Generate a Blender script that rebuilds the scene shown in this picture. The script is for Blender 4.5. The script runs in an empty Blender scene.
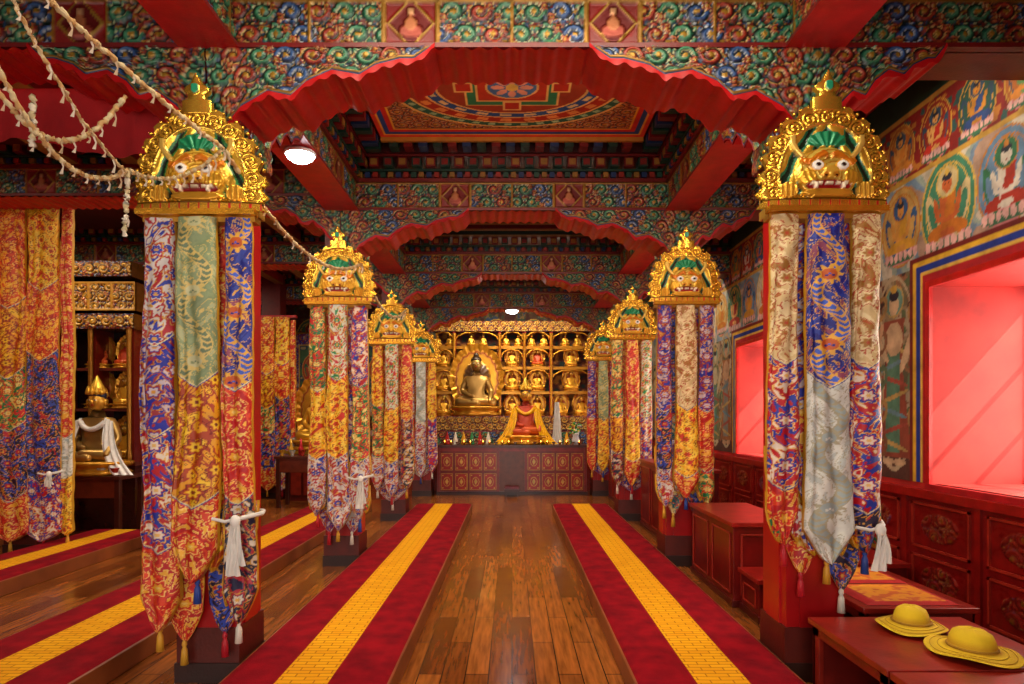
import bpy, bmesh, math, random
import numpy as np
from mathutils import Vector, Matrix
random.seed(4)
SC=bpy.context.scene
pi=math.pi

def lin(c):
    if isinstance(c,str):
        c=[int(c[i:i+2],16)/255 for i in (0,2,4)]
    c=np.array(c,dtype=float)
    return np.where(c<=0.04045,c/12.92,((c+0.055)/1.055)**2.4)

def link(o,parent=None):
    SC.collection.objects.link(o)
    if parent: o.parent=parent
    return o
def empty(name,loc=(0,0,0)):
    e=bpy.data.objects.new(name,None); e.location=loc; e.empty_display_size=.2
    SC.collection.objects.link(e); return e

# ------------------------------------------------------------ materials
def nt(name):
    m=bpy.data.materials.new(name); m.use_nodes=True
    n=m.node_tree.nodes; l=m.node_tree.links
    return m,n,l,n['Principled BSDF']
def attr_mat(name,rough,bump=0.0,bscale=200,sheen=0,mott=0.25,gain=1.0):
    m,n,l,b=nt(name)
    a=n.new('ShaderNodeAttribute'); a.attribute_name='Col'
    tc=n.new('ShaderNodeTexCoord')
    no=n.new('ShaderNodeTexNoise'); no.inputs['Scale'].default_value=9; no.inputs['Detail'].default_value=5
    l.new(tc.outputs['Object'],no.inputs['Vector'])
    mr=n.new('ShaderNodeMapRange'); mr.inputs[1].default_value=.3; mr.inputs[2].default_value=.7
    mr.inputs[3].default_value=(1-mott)*gain; mr.inputs[4].default_value=(1+mott*.4)*gain
    l.new(no.outputs[0],mr.inputs[0])
    mx=n.new('ShaderNodeVectorMath'); mx.operation='SCALE'
    l.new(a.outputs['Color'],mx.inputs[0]); l.new(mr.outputs[0],mx.inputs['Scale'])
    l.new(mx.outputs[0],b.inputs['Base Color'])
    l.new(a.outputs['Alpha'],b.inputs['Metallic'])
    b.inputs['Roughness'].default_value=rough
    if sheen: b.inputs['Sheen Weight'].default_value=sheen
    if bump:
        n2=n.new('ShaderNodeTexNoise'); n2.inputs['Scale'].default_value=bscale
        l.new(tc.outputs['Object'],n2.inputs['Vector'])
        bp=n.new('ShaderNodeBump'); bp.inputs['Strength'].default_value=bump; bp.inputs['Distance'].default_value=.004
        l.new(n2.outputs[0],bp.inputs['Height']); l.new(bp.outputs[0],b.inputs['Normal'])
    return m
PAINT=attr_mat('painted_wood_relief',.42,.3,60,gain=.6)
FAB=attr_mat('brocade_silk',.4,.5,400,mott=.2,gain=.92)
GOLD=attr_mat('gilded_metal',.27,.3,80,mott=.2)
MURAL=attr_mat('mural_plaster',.75,.4,40,mott=.35,gain=.78)
MANDM=attr_mat('mandala_paint',.6,.2,40,mott=.2,gain=1.0)
LACQ=attr_mat('lacquered_wood',.3,.2,50,mott=.35,gain=.78)
MATTE=attr_mat('matte_cloth',.85,.6,150,mott=.15,gain=.85)

def emis(name,col,s):
    m,n,l,b=nt(name)
    b.inputs['Base Color'].default_value=(*lin(col),1)
    b.inputs['Emission Color'].default_value=(*lin(col),1); b.inputs['Emission Strength'].default_value=s
    return m
LAMPM=emis('lamp_glow','f4f6ff',22); FLAME=emis('butter_flame','ffb040',12)

def floor_mat():
    m,n,l,b=nt('polished_floorboards')
    tc=n.new('ShaderNodeTexCoord'); mp=n.new('ShaderNodeMapping'); mp.inputs['Rotation'].default_value=(0,0,pi/2)
    l.new(tc.outputs['Object'],mp.inputs[0])
    br=n.new('ShaderNodeTexBrick'); br.inputs['Scale'].default_value=1
    br.inputs['Brick Width'].default_value=1.15; br.inputs['Row Height'].default_value=.15
    br.inputs['Mortar Size'].default_value=.004; br.inputs['Bias'].default_value=0
    br.inputs['Color1'].default_value=(*lin('a45c24'),1); br.inputs['Color2'].default_value=(*lin('6c3412'),1)
    br.inputs['Mortar'].default_value=(*lin('1c0c05'),1)
    l.new(mp.outputs[0],br.inputs[0])
    m2=n.new('ShaderNodeMapping'); m2.inputs['Scale'].default_value=(14,1.2,1); l.new(tc.outputs['Object'],m2.inputs[0])
    no=n.new('ShaderNodeTexNoise'); no.inputs['Scale'].default_value=2.5; no.inputs['Detail'].default_value=8
    l.new(m2.outputs[0],no.inputs['Vector'])
    rp=n.new('ShaderNodeMapRange'); rp.inputs[1].default_value=.3;rp.inputs[2].default_value=.7;rp.inputs[3].default_value=.5;rp.inputs[4].default_value=1.2
    l.new(no.outputs[0],rp.inputs[0])
    mx=n.new('ShaderNodeVectorMath'); mx.operation='SCALE'
    l.new(br.outputs[0],mx.inputs[0]); l.new(rp.outputs[0],mx.inputs['Scale']); l.new(mx.outputs[0],b.inputs['Base Color'])
    n3=n.new('ShaderNodeTexNoise'); n3.inputs['Scale'].default_value=3; l.new(tc.outputs['Object'],n3.inputs['Vector'])
    r3=n.new('ShaderNodeMapRange'); r3.inputs[3].default_value=.08; r3.inputs[4].default_value=.34; l.new(n3.outputs[0],r3.inputs[0])
    l.new(r3.outputs[0],b.inputs['Roughness'])
    bp=n.new('ShaderNodeBump'); bp.inputs['Strength'].default_value=.25; bp.inputs['Distance'].default_value=.01
    l.new(br.outputs['Fac'],bp.inputs['Height']); bp.invert=True; l.new(bp.outputs[0],b.inputs['Normal'])
    return m
FLOOR=floor_mat()
def red_paint(name,c1,c2,rough=.35,sc=2.3):
    m,n,l,b=nt(name)
    tc=n.new('ShaderNodeTexCoord')
    no=n.new('ShaderNodeTexNoise'); no.inputs['Scale'].default_value=sc; no.inputs['Detail'].default_value=7
    l.new(tc.outputs['Object'],no.inputs['Vector'])
    cr=n.new('ShaderNodeValToRGB'); cr.color_ramp.elements[0].position=.3; cr.color_ramp.elements[1].position=.7
    cr.color_ramp.elements[0].color=(*lin(c1),1); cr.color_ramp.elements[1].color=(*lin(c2),1)
    l.new(no.outputs[0],cr.inputs[0]); l.new(cr.outputs[0],b.inputs['Base Color'])
    b.inputs['Roughness'].default_value=rough
    bp=n.new('ShaderNodeBump'); bp.inputs['Strength'].default_value=.2; bp.inputs['Distance'].default_value=.01
    l.new(no.outputs[0],bp.inputs['Height']); l.new(bp.outputs[0],b.inputs['Normal'])
    return m
REDP=red_paint('red_lacquer_paint','8a060a','b60c10')
PLAS=red_paint('red_plaster','8e0c0a','c8241a',.7,3.5)
WOOD=red_paint('platform_wood','6a3216','9a5226',.4)
CEILM=red_paint('ceiling_boards','3c0606','560c0a',.6)

# ------------------------------------------------------------ mesh builder
class MB:
    def __init__(s): s.V=[];s.F=[];s.C=[];s.M=[];s.S=[];s.n=0
    def add(s,P,F,col,metal=0.,mi=0,smooth=True,mat=None):
        P=np.asarray(P,float).reshape(-1,3)
        if mat is not None:
            A=np.array(mat); P=P@A[:3,:3].T+A[:3,3]
        F=np.asarray(F,int).reshape(-1,4)
        n=len(P)
        if isinstance(col,np.ndarray) and col.ndim>=2:
            C=col.reshape(n,-1)
            if C.shape[1]==3: C=np.hstack([C,np.full((n,1),metal)])
        else:
            C=np.tile(np.append(lin(col),metal),(n,1))
        s.V.append(P);s.F.append(F+s.n);s.C.append(C);s.M.append(np.full(len(F),mi));s.S.append(np.full(len(F),smooth));s.n+=n
    def box(s,x0,x1,y0,y1,z0,z1,col,metal=0,mi=0,mat=None):
        P=[(x,y,z) for x in(x0,x1) for y in(y0,y1) for z in(z0,z1)]
        F=[(0,1,3,2),(4,6,7,5),(0,4,5,1),(2,3,7,6),(0,2,6,4),(1,5,7,3)]
        s.add(P,F,col,metal,mi,False,mat)
    def grid(s,P,col,metal=0,mi=0,mask=None,mat=None,smooth=True,flip=False,wrap=False):
        nv,nu=P.shape[:2]
        I=np.arange(nv*nu).reshape(nv,nu)
        if wrap: I=np.hstack([I,I[:,:1]])
        a,b,c,d=I[:-1,:-1],I[:-1,1:],I[1:,1:],I[1:,:-1]
        F=np.stack([a,b,c,d],-1)
        if flip: F=F[...,::-1]
        if mask is not None: F=F[mask]
        s.add(P.reshape(-1,3),F.reshape(-1,4),col,metal,mi,smooth,mat)
    def lathe(s,prof,loc,col,metal=0,n=20,mi=0,mat=None,lobes=0,lamp=0,sx=1,sy=1):
        pr=np.array(prof,float); th=np.linspace(0,2*pi,n,endpoint=False)
        R=pr[:,0][:,None]*(1+lamp*np.cos(lobes*th)[None,:])
        P=np.stack([loc[0]+sx*R*np.cos(th),loc[1]+sy*R*np.sin(th),loc[2]+np.repeat(pr[:,1][:,None],n,1)],-1)
        s.grid(P,col,metal,mi,mat=mat,wrap=True)
    def ell(s,loc,r,col,metal=0,n=16,mi=0,mat=None):
        a=np.linspace(-pi/2,pi/2,max(6,n//2+1)); th=np.linspace(0,2*pi,n,endpoint=False)
        c=np.maximum(np.cos(a),.004)
        P=np.stack([loc[0]+r[0]*c[:,None]*np.cos(th),loc[1]+r[1]*c[:,None]*np.sin(th),loc[2]+r[2]*np.repeat(np.sin(a)[:,None],n,1)],-1)
        s.grid(P,col,metal,mi,mat=mat,wrap=True)
    def tube(s,pts,rad,col,metal=0,n=8,mi=0):
        pts=np.array(pts,float); m=len(pts)
        if np.isscalar(rad): rad=np.full(m,rad)
        t=np.gradient(pts,axis=0); t/=np.linalg.norm(t,axis=1)[:,None]+1e-9
        up=np.tile([0.03,.02,1.],(m,1)); 
        a=np.cross(t,up); a/=np.linalg.norm(a,axis=1)[:,None]+1e-9; b=np.cross(t,a)
        th=np.linspace(0,2*pi,n,endpoint=False)
        P=pts[:,None,:]+np.asarray(rad)[:,None,None]*(a[:,None,:]*np.cos(th)[None,:,None]+b[:,None,:]*np.sin(th)[None,:,None])
        s.grid(P,col,metal,mi,wrap=True,flip=True)
    def mesh(s,name,mats):
        V=np.concatenate(s.V);F=np.concatenate(s.F);C=np.concatenate(s.C);M=np.concatenate(s.M);S=np.concatenate(s.S)
        me=bpy.data.meshes.new(name)
        me.vertices.add(len(V)); me.vertices.foreach_set('co',V.ravel())
        me.loops.add(len(F)*4); me.loops.foreach_set('vertex_index',F.ravel().astype(np.int32))
        me.polygons.add(len(F)); me.polygons.foreach_set('loop_start',(np.arange(len(F))*4).astype(np.int32))
        me.polygons.foreach_set('material_index',M.astype(np.int32))
        me.polygons.foreach_set('use_smooth',S.astype(bool))
        me.update(calc_edges=True)
        ca=me.color_attributes.new('Col','FLOAT_COLOR','POINT'); ca.data.foreach_set('color',C.ravel())
        for m in (mats if isinstance(mats,(list,tuple)) else [mats]): me.materials.append(m)
        return me
    def obj(s,name,mats,parent=None,loc=None,bevel=0):
        o=bpy.data.objects.new(name,s.mesh(name,mats)); link(o,parent)
        if loc: o.location=loc
        if bevel:
            b=o.modifiers.new('bev','BEVEL'); b.width=bevel; b.segments=2; b.limit_method='ANGLE'
        return o
def inst(name,me,loc=(0,0,0),rot=0,parent=None,scale=1):
    o=bpy.data.objects.new(name,me); link(o,parent); o.location=loc; o.rotation_euler=(0,0,rot)
    o.scale=(scale,)*3 if np.isscalar(scale) else scale
    return o

# ------------------------------------------------------------ patterns
_T={}
def vnoise(x,y,seed=0):
    if seed not in _T: _T[seed]=np.random.RandomState(seed+11).rand(64,64)
    T=_T[seed]; xi=np.floor(x).astype(int); yi=np.floor(y).astype(int)
    fx=x-xi; fy=y-yi; fx=fx*fx*(3-2*fx); fy=fy*fy*(3-2*fy)
    g=lambda a,b:T[a%64,b%64]
    return (g(xi,yi)*(1-fx)+g(xi+1,yi)*fx)*(1-fy)+(g(xi,yi+1)*(1-fx)+g(xi+1,yi+1)*fx)*fy
def put(C,m,col,metal=None):
    C[m,:3]=lin(col)
    if metal is not None and C.shape[-1]>3: C[m,3]=metal
def brocade(u,v,pal,seed,s=1.0,dragon=False):
    base,a,b,o=[lin(p) for p in pal]
    wx=u+.02*np.sin(v*23+seed)+.05*(vnoise(u*9+seed,v*7,seed+3)-.5); wy=v+.03*np.sin(u*31+seed*2)
    n=vnoise(wx*24*s+seed*3.3,wy*18*s+seed,seed)*.68+vnoise(wx*58*s,wy*50*s+9,seed+1)*.32
    q=n*6.2; k=np.floor(q).astype(int)%4; fr=q%1
    C=np.zeros(u.shape+(4,)); C[...,:3]=base
    C[k==1,:3]=a; C[k==3,:3]=b
    if dragon: C[(k==1),:3]=a*.5+base*.5; C[k==3,:3]=base*.7+b*.3
    e=(fr<.2)&(k%4!=0); C[e,:3]=o; C[e,3]=.25
    if dragon:
        vv=v+seed*.1; xc=.062*np.sin(vv*15); d=np.abs(u-xc); body=d<.026+.006*np.sin(vv*4)
        out=d<.034+.006*np.sin(vv*4); C[out,:3]=o; C[body,:3]=b if not dragon=='w' else a
        sc=body&(np.sin(vv*190+np.abs(u-xc)*120)>.3); C[sc,:3]=o
        ly=(vv%.42)-.21; hx=.062*np.sin((vv-ly)*15)
        r=np.hypot(u-hx,ly); th=np.arctan2(ly,u-hx); hd=r<.05*(1+.3*np.cos(9*th)); C[hd,:3]=o; hd=r<.034; C[hd,:3]=a; C[(np.hypot(np.abs(u-hx)-.013,ly-.008)<.007),:3]=base; C[(r<.006),:3]=b
    else:
        per=.27/s
        for off,cx in ((0,0.),(per/2,.1/s)):
            ly=((v+off+seed*.07)%per)-per/2; lx=np.abs(u)-cx
            r=np.hypot(lx,ly); th=np.arctan2(ly,lx)
            R=.04/s*(1+.22*np.cos(6*th))
            C[r<R*1.14,:3]=o; C[r<R,:3]=b; C[r<R*.72,:3]=base; C[r<R*.6,:3]=a; C[r<R*.25,:3]=o
    return C
def scroll(u,v,H,base,cell=.34,seed=0,pal=('1f6a4c','4c9a70','c9cf9a','b98a30'),hot=True):
    C=np.zeros(u.shape+(4,)); C[...,:3]=lin(base)
    h=np.zeros(u.shape)
    f=.34/cell
    n=vnoise(u*34*f,v*34*f,seed)*.6+vnoise(u*70*f,v*70*f,seed+1)*.4
    put(C,(n>.6),'7c2418'); h[n>.6]=.3
    put(C,(n<.35),'24486e'); h[n<.35]=.3
    put(C,(n>.5)&(n<.53),'a87828')
    rows=max(1,int(round(H/(cell*.75))))
    for row in range(rows):
        vc=(row+.5)/rows*H-H/2
        k=np.floor(u/cell+ .5*(row%2)).astype(int); sg=np.where(k%2==0,1,-1)
        lx=((u+cell*.5*(row%2))%cell-cell/2)*sg; ly=(v-vc)*sg
        R0=min(cell*.46,H/rows*.62)
        vl=np.abs((v-vc)-.32*H/rows*np.cos(2*pi*u/(2*cell)))<.008
        put(C,vl,pal[3],.3); h[vl]=.6
        for (ox,oy,sc,pp) in ((0,0,1,0),(cell*.38,R0*.45,.45,1)):
            dx=lx-ox; dy=ly-oy; r=np.hypot(dx,dy*1.15); th=np.arctan2(dy,dx)
            R=R0*sc*(1+.16*np.cos(7*th)); m=r<R
            ph=((r/(R0*sc/1.7))-th/(2*pi))%1
            cols=[pal[0],pal[1],pal[2],'081810'] if pp==0 else ['9a2818','c86a38','e0c080','300c06']
            alt=(k%3==1); alt2=(k%5==3)
            put(C,m,cols[3]); h[m]=.1
            put(C,m&(ph<.75),cols[0]); put(C,m&(ph<.5),cols[1]); put(C,m&(ph<.14),cols[2])
            h=np.where(m,(.25+.75*np.sin(pi*np.clip(ph/.8,0,1))),h)
            if pp==0 and hot:
                put(C,m&alt&(ph<.75),'7c1814'); put(C,m&alt&(ph<.5),'b84028'); put(C,m&alt&(ph<.14),'e0b868')
                put(C,m&alt2&(ph<.75),'1c3a70'); put(C,m&alt2&(ph<.5),'3c68a8'); put(C,m&alt2&(ph<.14),'c8d0d8')
            fl=r<R*.24; put(C,fl,'c89830',.4); h[fl]=1
    return C,h

class Cv:
    def __init__(s,u0,u1,v0,v1,res,bg):
        nu=int((u1-u0)/res)+1; nv=int((v1-v0)/res)+1
        s.u=np.linspace(u0,u1,nu); s.v=np.linspace(v0,v1,nv); s.U,s.V=np.meshgrid(s.u,s.v)
        s.C=np.zeros((nv,nu,4)); s.C[...,:3]=lin(bg)
    def win(s,cx,cy,r):
        i0,i1=np.searchsorted(s.u,[cx-r,cx+r]); j0,j1=np.searchsorted(s.v,[cy-r,cy+r])
        return (slice(j0,j1),slice(i0,i1))
    def ell(s,cx,cy,rx,ry,col,ang=0,ring=None,metal=0):
        w=s.win(cx,cy,max(rx,ry)*1.02+.001); U=s.U[w]-cx; V=s.V[w]-cy
        c,n=math.cos(ang),math.sin(ang); a=(U*c+V*n)/rx; b=(-U*n+V*c)/ry; r=a*a+b*b
        m=r<1
        if ring: m&=r>(1-ring)**2
        sub=s.C[w]; sub[m,:3]=lin(col); sub[m,3]=metal
    def rect(s,a,b,c,d,col,metal=0):
        m=(s.U>=a)&(s.U<=b)&(s.V>=c)&(s.V<=d); s.C[m,:3]=lin(col); s.C[m,3]=metal
    def poly(s,pts,col,metal=0):
        p=np.array(pts,float); c=p.mean(0); r=np.abs(p-c).max()+.01
        w=s.win(c[0],c[1],r); U=s.U[w];V=s.V[w]; m=np.zeros(U.shape,bool)
        for i in range(len(p)):
            x1,y1=p[i];x2,y2=p[i-1]
            if y1==y2: continue
            cond=((y1>V)!=(y2>V))&(U<(x2-x1)*(V-y1)/(y2-y1)+x1); m^=cond
        sub=s.C[w]; sub[m,:3]=lin(col); sub[m,3]=metal
def deity(c,x,y,s,body='e8b060',robe='b8321c',halo='2f7a50',au='3c6ea0',rim='d8a840'):
    c.ell(x,y,.5*s,.64*s,rim); c.ell(x,y,.47*s,.61*s,au); c.ell(x,y,.4*s,.53*s,rim,ring=.05)
    c.ell(x,y-.47*s,.42*s,.12*s,'e08a90'); c.ell(x,y-.49*s,.42*s,.08*s,'3e7a58')
    for i in range(7):
        c.ell(x+(i-3)*.12*s,y-.45*s,.05*s,.08*s,'f2c0b8')
    c.ell(x-.26*s,y-.1*s,.1*s,.34*s,halo,.3,ring=.35); c.ell(x+.26*s,y-.1*s,.1*s,.34*s,halo,-.3,ring=.35)
    c.ell(x-.16*s,y-.3*s,.2*s,.09*s,robe,.15); c.ell(x+.16*s,y-.3*s,.2*s,.09*s,robe,-.15)
    c.ell(x,y-.33*s,.13*s,.05*s,body)
    c.poly([(x-.15*s,y+.14*s),(x+.15*s,y+.14*s),(x+.1*s,y-.28*s),(x-.1*s,y-.28*s)],body)
    c.poly([(x-.16*s,y+.15*s),(x-.02*s,y+.15*s),(x+.1*s,y-.28*s),(x-.1*s,y-.28*s)],robe)
    c.ell(x-.19*s,y-.02*s,.045*s,.17*s,body,.25); c.ell(x+.19*s,y-.02*s,.045*s,.17*s,body,-.25)
    c.ell(x-.1*s,y-.16*s,.12*s,.035*s,body,-.2); c.ell(x+.1*s,y-.16*s,.12*s,.035*s,body,.2)
    c.ell(x,y+.3*s,.2*s,.2*s,rim); c.ell(x,y+.3*s,.18*s,.18*s,halo)
    c.ell(x,y+.27*s,.085*s,.11*s,body); c.ell(x,y+.36*s,.09*s,.05*s,'20283a'); c.ell(x,y+.42*s,.04*s,.05*s,rim)
    c.ell(x-.03*s,y+.28*s,.014*s,.01*s,'201010'); c.ell(x+.03*s,y+.28*s,.014*s,.01*s,'201010'); c.ell(x,y+.22*s,.02*s,.008*s,'a02018')
def standing(c,x,y0,H,body='d8b890',robe='8a4a3a',sc='5a8a70'):
    s=H
    c.ell(x,y0+.5*s,.2*s,.52*s,'c0ae8c',ring=.05)
    for k in range(9): c.ell(x+(.17 if k%2 else -.17)*s,y0+(.1+.09*k)*s,.05*s,.07*s,('8a5a3a','5f7a5a','b08a50')[k%3],.6*(-1)**k,ring=.4)
    c.poly([(x-.09*s,y0+.78*s),(x+.09*s,y0+.78*s),(x+.07*s,y0+.55*s),(x+.15*s,y0+.05*s),(x-.15*s,y0+.05*s),(x-.07*s,y0+.55*s)],robe)
    c.poly([(x-.05*s,y0+.7*s),(x+.05*s,y0+.7*s),(x+.08*s,y0+.08*s),(x-.05*s,y0+.08*s)],sc)
    for k in range(7): c.ell(x,y0+(.12+.085*k)*s,.12*s,.012*s,('c8a860','b05040','6a90a0')[k%3],.25*(-1)**k)
    c.ell(x,y0+.68*s,.075*s,.09*s,body)
    c.ell(x-.12*s,y0+.62*s,.028*s,.14*s,body,.5); c.ell(x+.13*s,y0+.66*s,.028*s,.13*s,body,-.7)
    c.ell(x,y0+.88*s,.085*s,.085*s,'c8a860'); c.ell(x,y0+.88*s,.075*s,.075*s,'6f9a8a'); c.ell(x,y0+.86*s,.042*s,.055*s,body); c.ell(x,y0+.91*s,.042*s,.028*s,'2a2430'); c.ell(x,y0+.945*s,.03*s,.02*s,'c8a040')
    c.ell(x-.05*s,y0+.03*s,.05*s,.02*s,body); c.ell(x+.05*s,y0+.03*s,.05*s,.02*s,body)

# ============================================================ ROOM
XR=3.5; XL=-8.6; YB=16.0; YF=-2.5; CZ=4.62; HC=1.65
def sheet(name,x0,x1,y0,y1,z,t,mat):
    b=MB(); b.box(x0,x1,y0,y1,z,z+t,'808080'); return b.obj(name,mat)
WT=.95
sheet('floor',XL-.2,XR+.1,YF-.2,YB+.2,-.1,.1,FLOOR)
sheet('ceiling',XL-.2,XR+WT+.1,YF-.2,YB+.2,CZ+.02,.1,CEILM)
b=MB(); b.box(XL-.2,XL,YF,YB,0,CZ+.02,'5a1010'); b.obj('wall_left',PLAS)
b=MB(); b.box(XL,XR,YB,YB+.2,0,CZ+.02,'5a1010'); b.obj('wall_back',PLAS)
b=MB();
b.box(XL,-1.2,YF-.2,YF,0,CZ+.02,'5a1010'); b.box(1.2,XR,YF-.2,YF,0,CZ+.02,'5a1010'); b.box(-1.2,1.2,YF-.2,YF,2.9,CZ+.02,'5a1010'); b.obj('wall_front',PLAS)
WINS=[(-.76,.74),(3.7,5.2),(8.16,9.66),(12.6,14.1)]  # first window is out of view, added to bring in side light
WZ0,WZ1=1.1,2.74
b=MB()
b.box(XR,XR+WT,YF,YB,0,WZ0,'c02030'); b.box(XR,XR+WT,YF,YB,WZ1,CZ+.02,'c02030')
e=[YF]+[q for w in WINS for q in w]+[YB]
for i in range(0,len(e),2): b.box(XR,XR+WT,e[i],e[i+1],WZ0,WZ1,'c02030')
b.obj('wall_right',PLAS)
for i,(a,c) in enumerate(WINS):
    w=MB(); x0,x1=XR+WT-.12,XR+WT-.06
    w.box(x0,x1,a,a+.06,WZ0,WZ1,'8a2a18');w.box(x0,x1,c-.06,c,WZ0,WZ1,'8a2a18')
    w.box(x0,x1,a+.06,c-.06,WZ0,WZ0+.06,'8a2a18');w.box(x0,x1,a+.06,c-.06,WZ1-.06,WZ1,'8a2a18')
    w.box(x0+.01,x1-.01,(a+c)/2-.02,(a+c)/2+.02,WZ0+.06,WZ1-.06,'8a2a18')
    for k in (1,2): z=WZ0+(WZ1-WZ0)*k/3; w.box(x0+.015,x1-.015,a+.06,c-.06,z-.015,z+.015,'8a2a18')
    w.box(XR-.03,XR+.06,a-.05,c+.05,WZ0-.05,WZ0,'c5202a')
    w.box(XR-.03,XR,a-.05,a,WZ0,WZ1+.05,'d41c1c');w.box(XR-.03,XR,c,c+.05,WZ0,WZ1+.05,'d41c1c');w.box(XR-.03,XR,a,c,WZ1,WZ1+.05,'d41c1c')
    w.obj('window_%d'%(i+1),LACQ)

# --- right wall mural
c=Cv(2.2,YB,1.1,CZ,.0142,'a8987a')
n=vnoise(c.U*2,c.V*2,5)*.5+vnoise(c.U*6,c.V*6,6)*.5
up=c.V>2.95
c.C[up,:3]=lin('8fa8b8')
for lv,cu,cl in ((.42,'c9c7b2','b4a68a'),(.5,'d9d2bd','a08a68'),(.58,'9fb4a8','7a7050'),(.64,'7c9ab4','9a6a48'),(.7,'b89a84','5d5a40')):
    put(c.C,(n>lv)&up,cu); put(c.C,(n>lv)&~up,cl)
n2=vnoise(c.U*14,c.V*14,8); put(c.C,(n2>.7)&~up,'5d6d48'); put(c.C,(n2<.2)&~up,'8a5034'); put(c.C,(n2<.13)&~up,'3d2a24')
put(c.C,(c.V<1.5+.12*np.sin(c.U*5)),'6a6240'); put(c.C,(c.V<1.33+.08*np.sin(c.U*9+1)),'5a3428')
for i,x in enumerate((5.72,6.22,6.74,7.24,7.7,10.2,10.75,11.3,11.85,12.2,14.6,15.3,2.5,3.0)):
    standing(c,x,1.2,1.72+.08*(i%2),body=('d8b890','c9a07a','cabf98','e0c8a0')[i%4],robe=('9a4a34','a86a3a','7a7a50','b05038')[i%4],sc=('5a8a70','c8a860','8a8a80')[i%3])
BD=('e8b060','d0902e','5f9a5a','e6e0d0','d06a30','e0a048')
for i in range(20):
    x=2.62+i*.6
    deity(c,x,3.36,.64 if i%2==0 else .56,body=BD[i%6],robe=('b8321c','d07a20','e0a830')[i%3],halo=('2f7a50','d8c890','2f5f96')[i%3],au=('3f8a6a','d8b060','d8d0b8','6a94b8')[i%4],rim=('e0bc50','cf8a30')[i%2])
c.rect(0,20,3.73,3.77,'c9a040'); c.rect(0,20,3.77,4.3,'8e1c16')
nf=vnoise(c.U*16,c.V*16,12); band=(c.V>3.77)&(c.V<4.3)
put(c.C,band&(nf>.68),'2f5a56'); put(c.C,band&(nf<.25),'c07a2c')
for i in range(30):
    x=2.4+i*.46; deity(c,x,4.02,.4,body=BD[(i*5)%6],robe=('c83020','e09030','305090')[i%3],halo='30506a',au=('9a2a18','b86a20','2a5a4a')[i%3])
c.rect(0,20,4.3,4.34,'c9a040'); c.rect(0,20,4.34,5,'1f4a3a')
for (a,d) in WINS[1:]:
    for off,col in ((.29,'7a1410'),(.25,'f0c030'),(.205,'1838a0'),(.15,'f0c850'),(.115,'c01420')):
        c.rect(a-off,d+off,WZ0-.2,WZ1+off,col)
NF=((c.U[:-1,:-1]+.008),(c.V[:-1,:-1]+.008))
mask=np.ones(NF[0].shape,bool)
for (a,d) in WINS: mask&=~((NF[0]>a-.01)&(NF[0]<d+.01)&(NF[1]<WZ1+.01))
P=np.stack([np.full(c.U.shape,XR-.006),c.U,c.V],-1)
b=MB(); b.grid(P,c.C,mask=mask,flip=True); b.obj('wall_right_mural',MURAL)
def dark_mural(name,u0,u1,f,flip,seed):
    c=Cv(u0,u1,0.9,CZ,.025,'4a1410')
    n=vnoise(c.U*5,c.V*5,seed)*.6+vnoise(c.U*13,c.V*13,seed+1)*.4
    for lv,col in ((.45,'5c3a20'),(.55,'2c4a3a'),(.63,'8a6a30'),(.7,'2c4468')): put(c.C,n>lv,col)
    k=0;x=u0+.5
    while x<u1-.3:
        for z,s in ((1.7,.95),(2.75,.85),(3.7,.75)):
            deity(c,x,z,s,body=BD[(k*5+2)%6],robe=('a82a18','c8801c','3a5a8a')[k%3],halo=('2f7a50','c8a850','8a2a20')[k%3],au=('2f4f70','7a2018','3f6a48')[(k//2)%3]); k+=1
        x+=.95
    b=MB(); b.grid(f(c.U,c.V),c.C,flip=flip); b.obj(name,MURAL)
dark_mural('wall_left_mural',YF+.1,YB-.1,lambda U,V:np.stack([np.full(U.shape,XL+.006),U,V],-1),False,31)
dark_mural('wall_back_mural',XL+.1,XR-.1,lambda U,V:np.stack([U,np.full(U.shape,YB-.006),V],-1),False,41)

# --- right wainscot
b=MB(); x=XR-.05
b.box(x,XR-.002,YF+.02,YB-.02,0,1.04,'8a100e')
b.box(x-.03,XR-.001,YF+.02,YB-.02,.98,1.05,'a81814'); b.box(x-.03,XR-.001,YF+.02,YB-.02,0,.1,'5a0c0a')
yy=2.0
while yy<YB-.8:
    b.box(x-.02,x,yy,yy+.06,.1,.98,'96150f')
    for z0,z1 in ((.14,.5),(.56,.94)):
        b.box(x-.015,x,yy+.12,yy+.8,z0,z0+.02,'b03020');b.box(x-.015,x,yy+.12,yy+.8,z1-.02,z1,'b03020')
        b.box(x-.015,x,yy+.12,yy+.14,z0,z1,'b03020');b.box(x-.015,x,yy+.78,yy+.8,z0,z1,'b03020')
        U,V=np.meshgrid(np.linspace(yy+.16,yy+.76,60),np.linspace(z0+.03,z1-.03,30))
        C,h=scroll(U,V-(z0+z1)/2,.3,'6a0f0c',.2,3,('8a1a12','a52a1c','c04a2c','a84020')); C[...,:3]=C[...,:3]*.3+lin('7a1410')*.7
        m=(((U-yy-.46)/.22)**2+((V-(z0+z1)/2)/.11)**2)>1; C[m,:3]=lin('8a120e'); h[m]=0
        b.grid(np.stack([x-.004-h*.012,U,V],-1),C,flip=True)
    yy+=.86
b.obj('trim_1_wainscot_right',LACQ)

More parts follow.
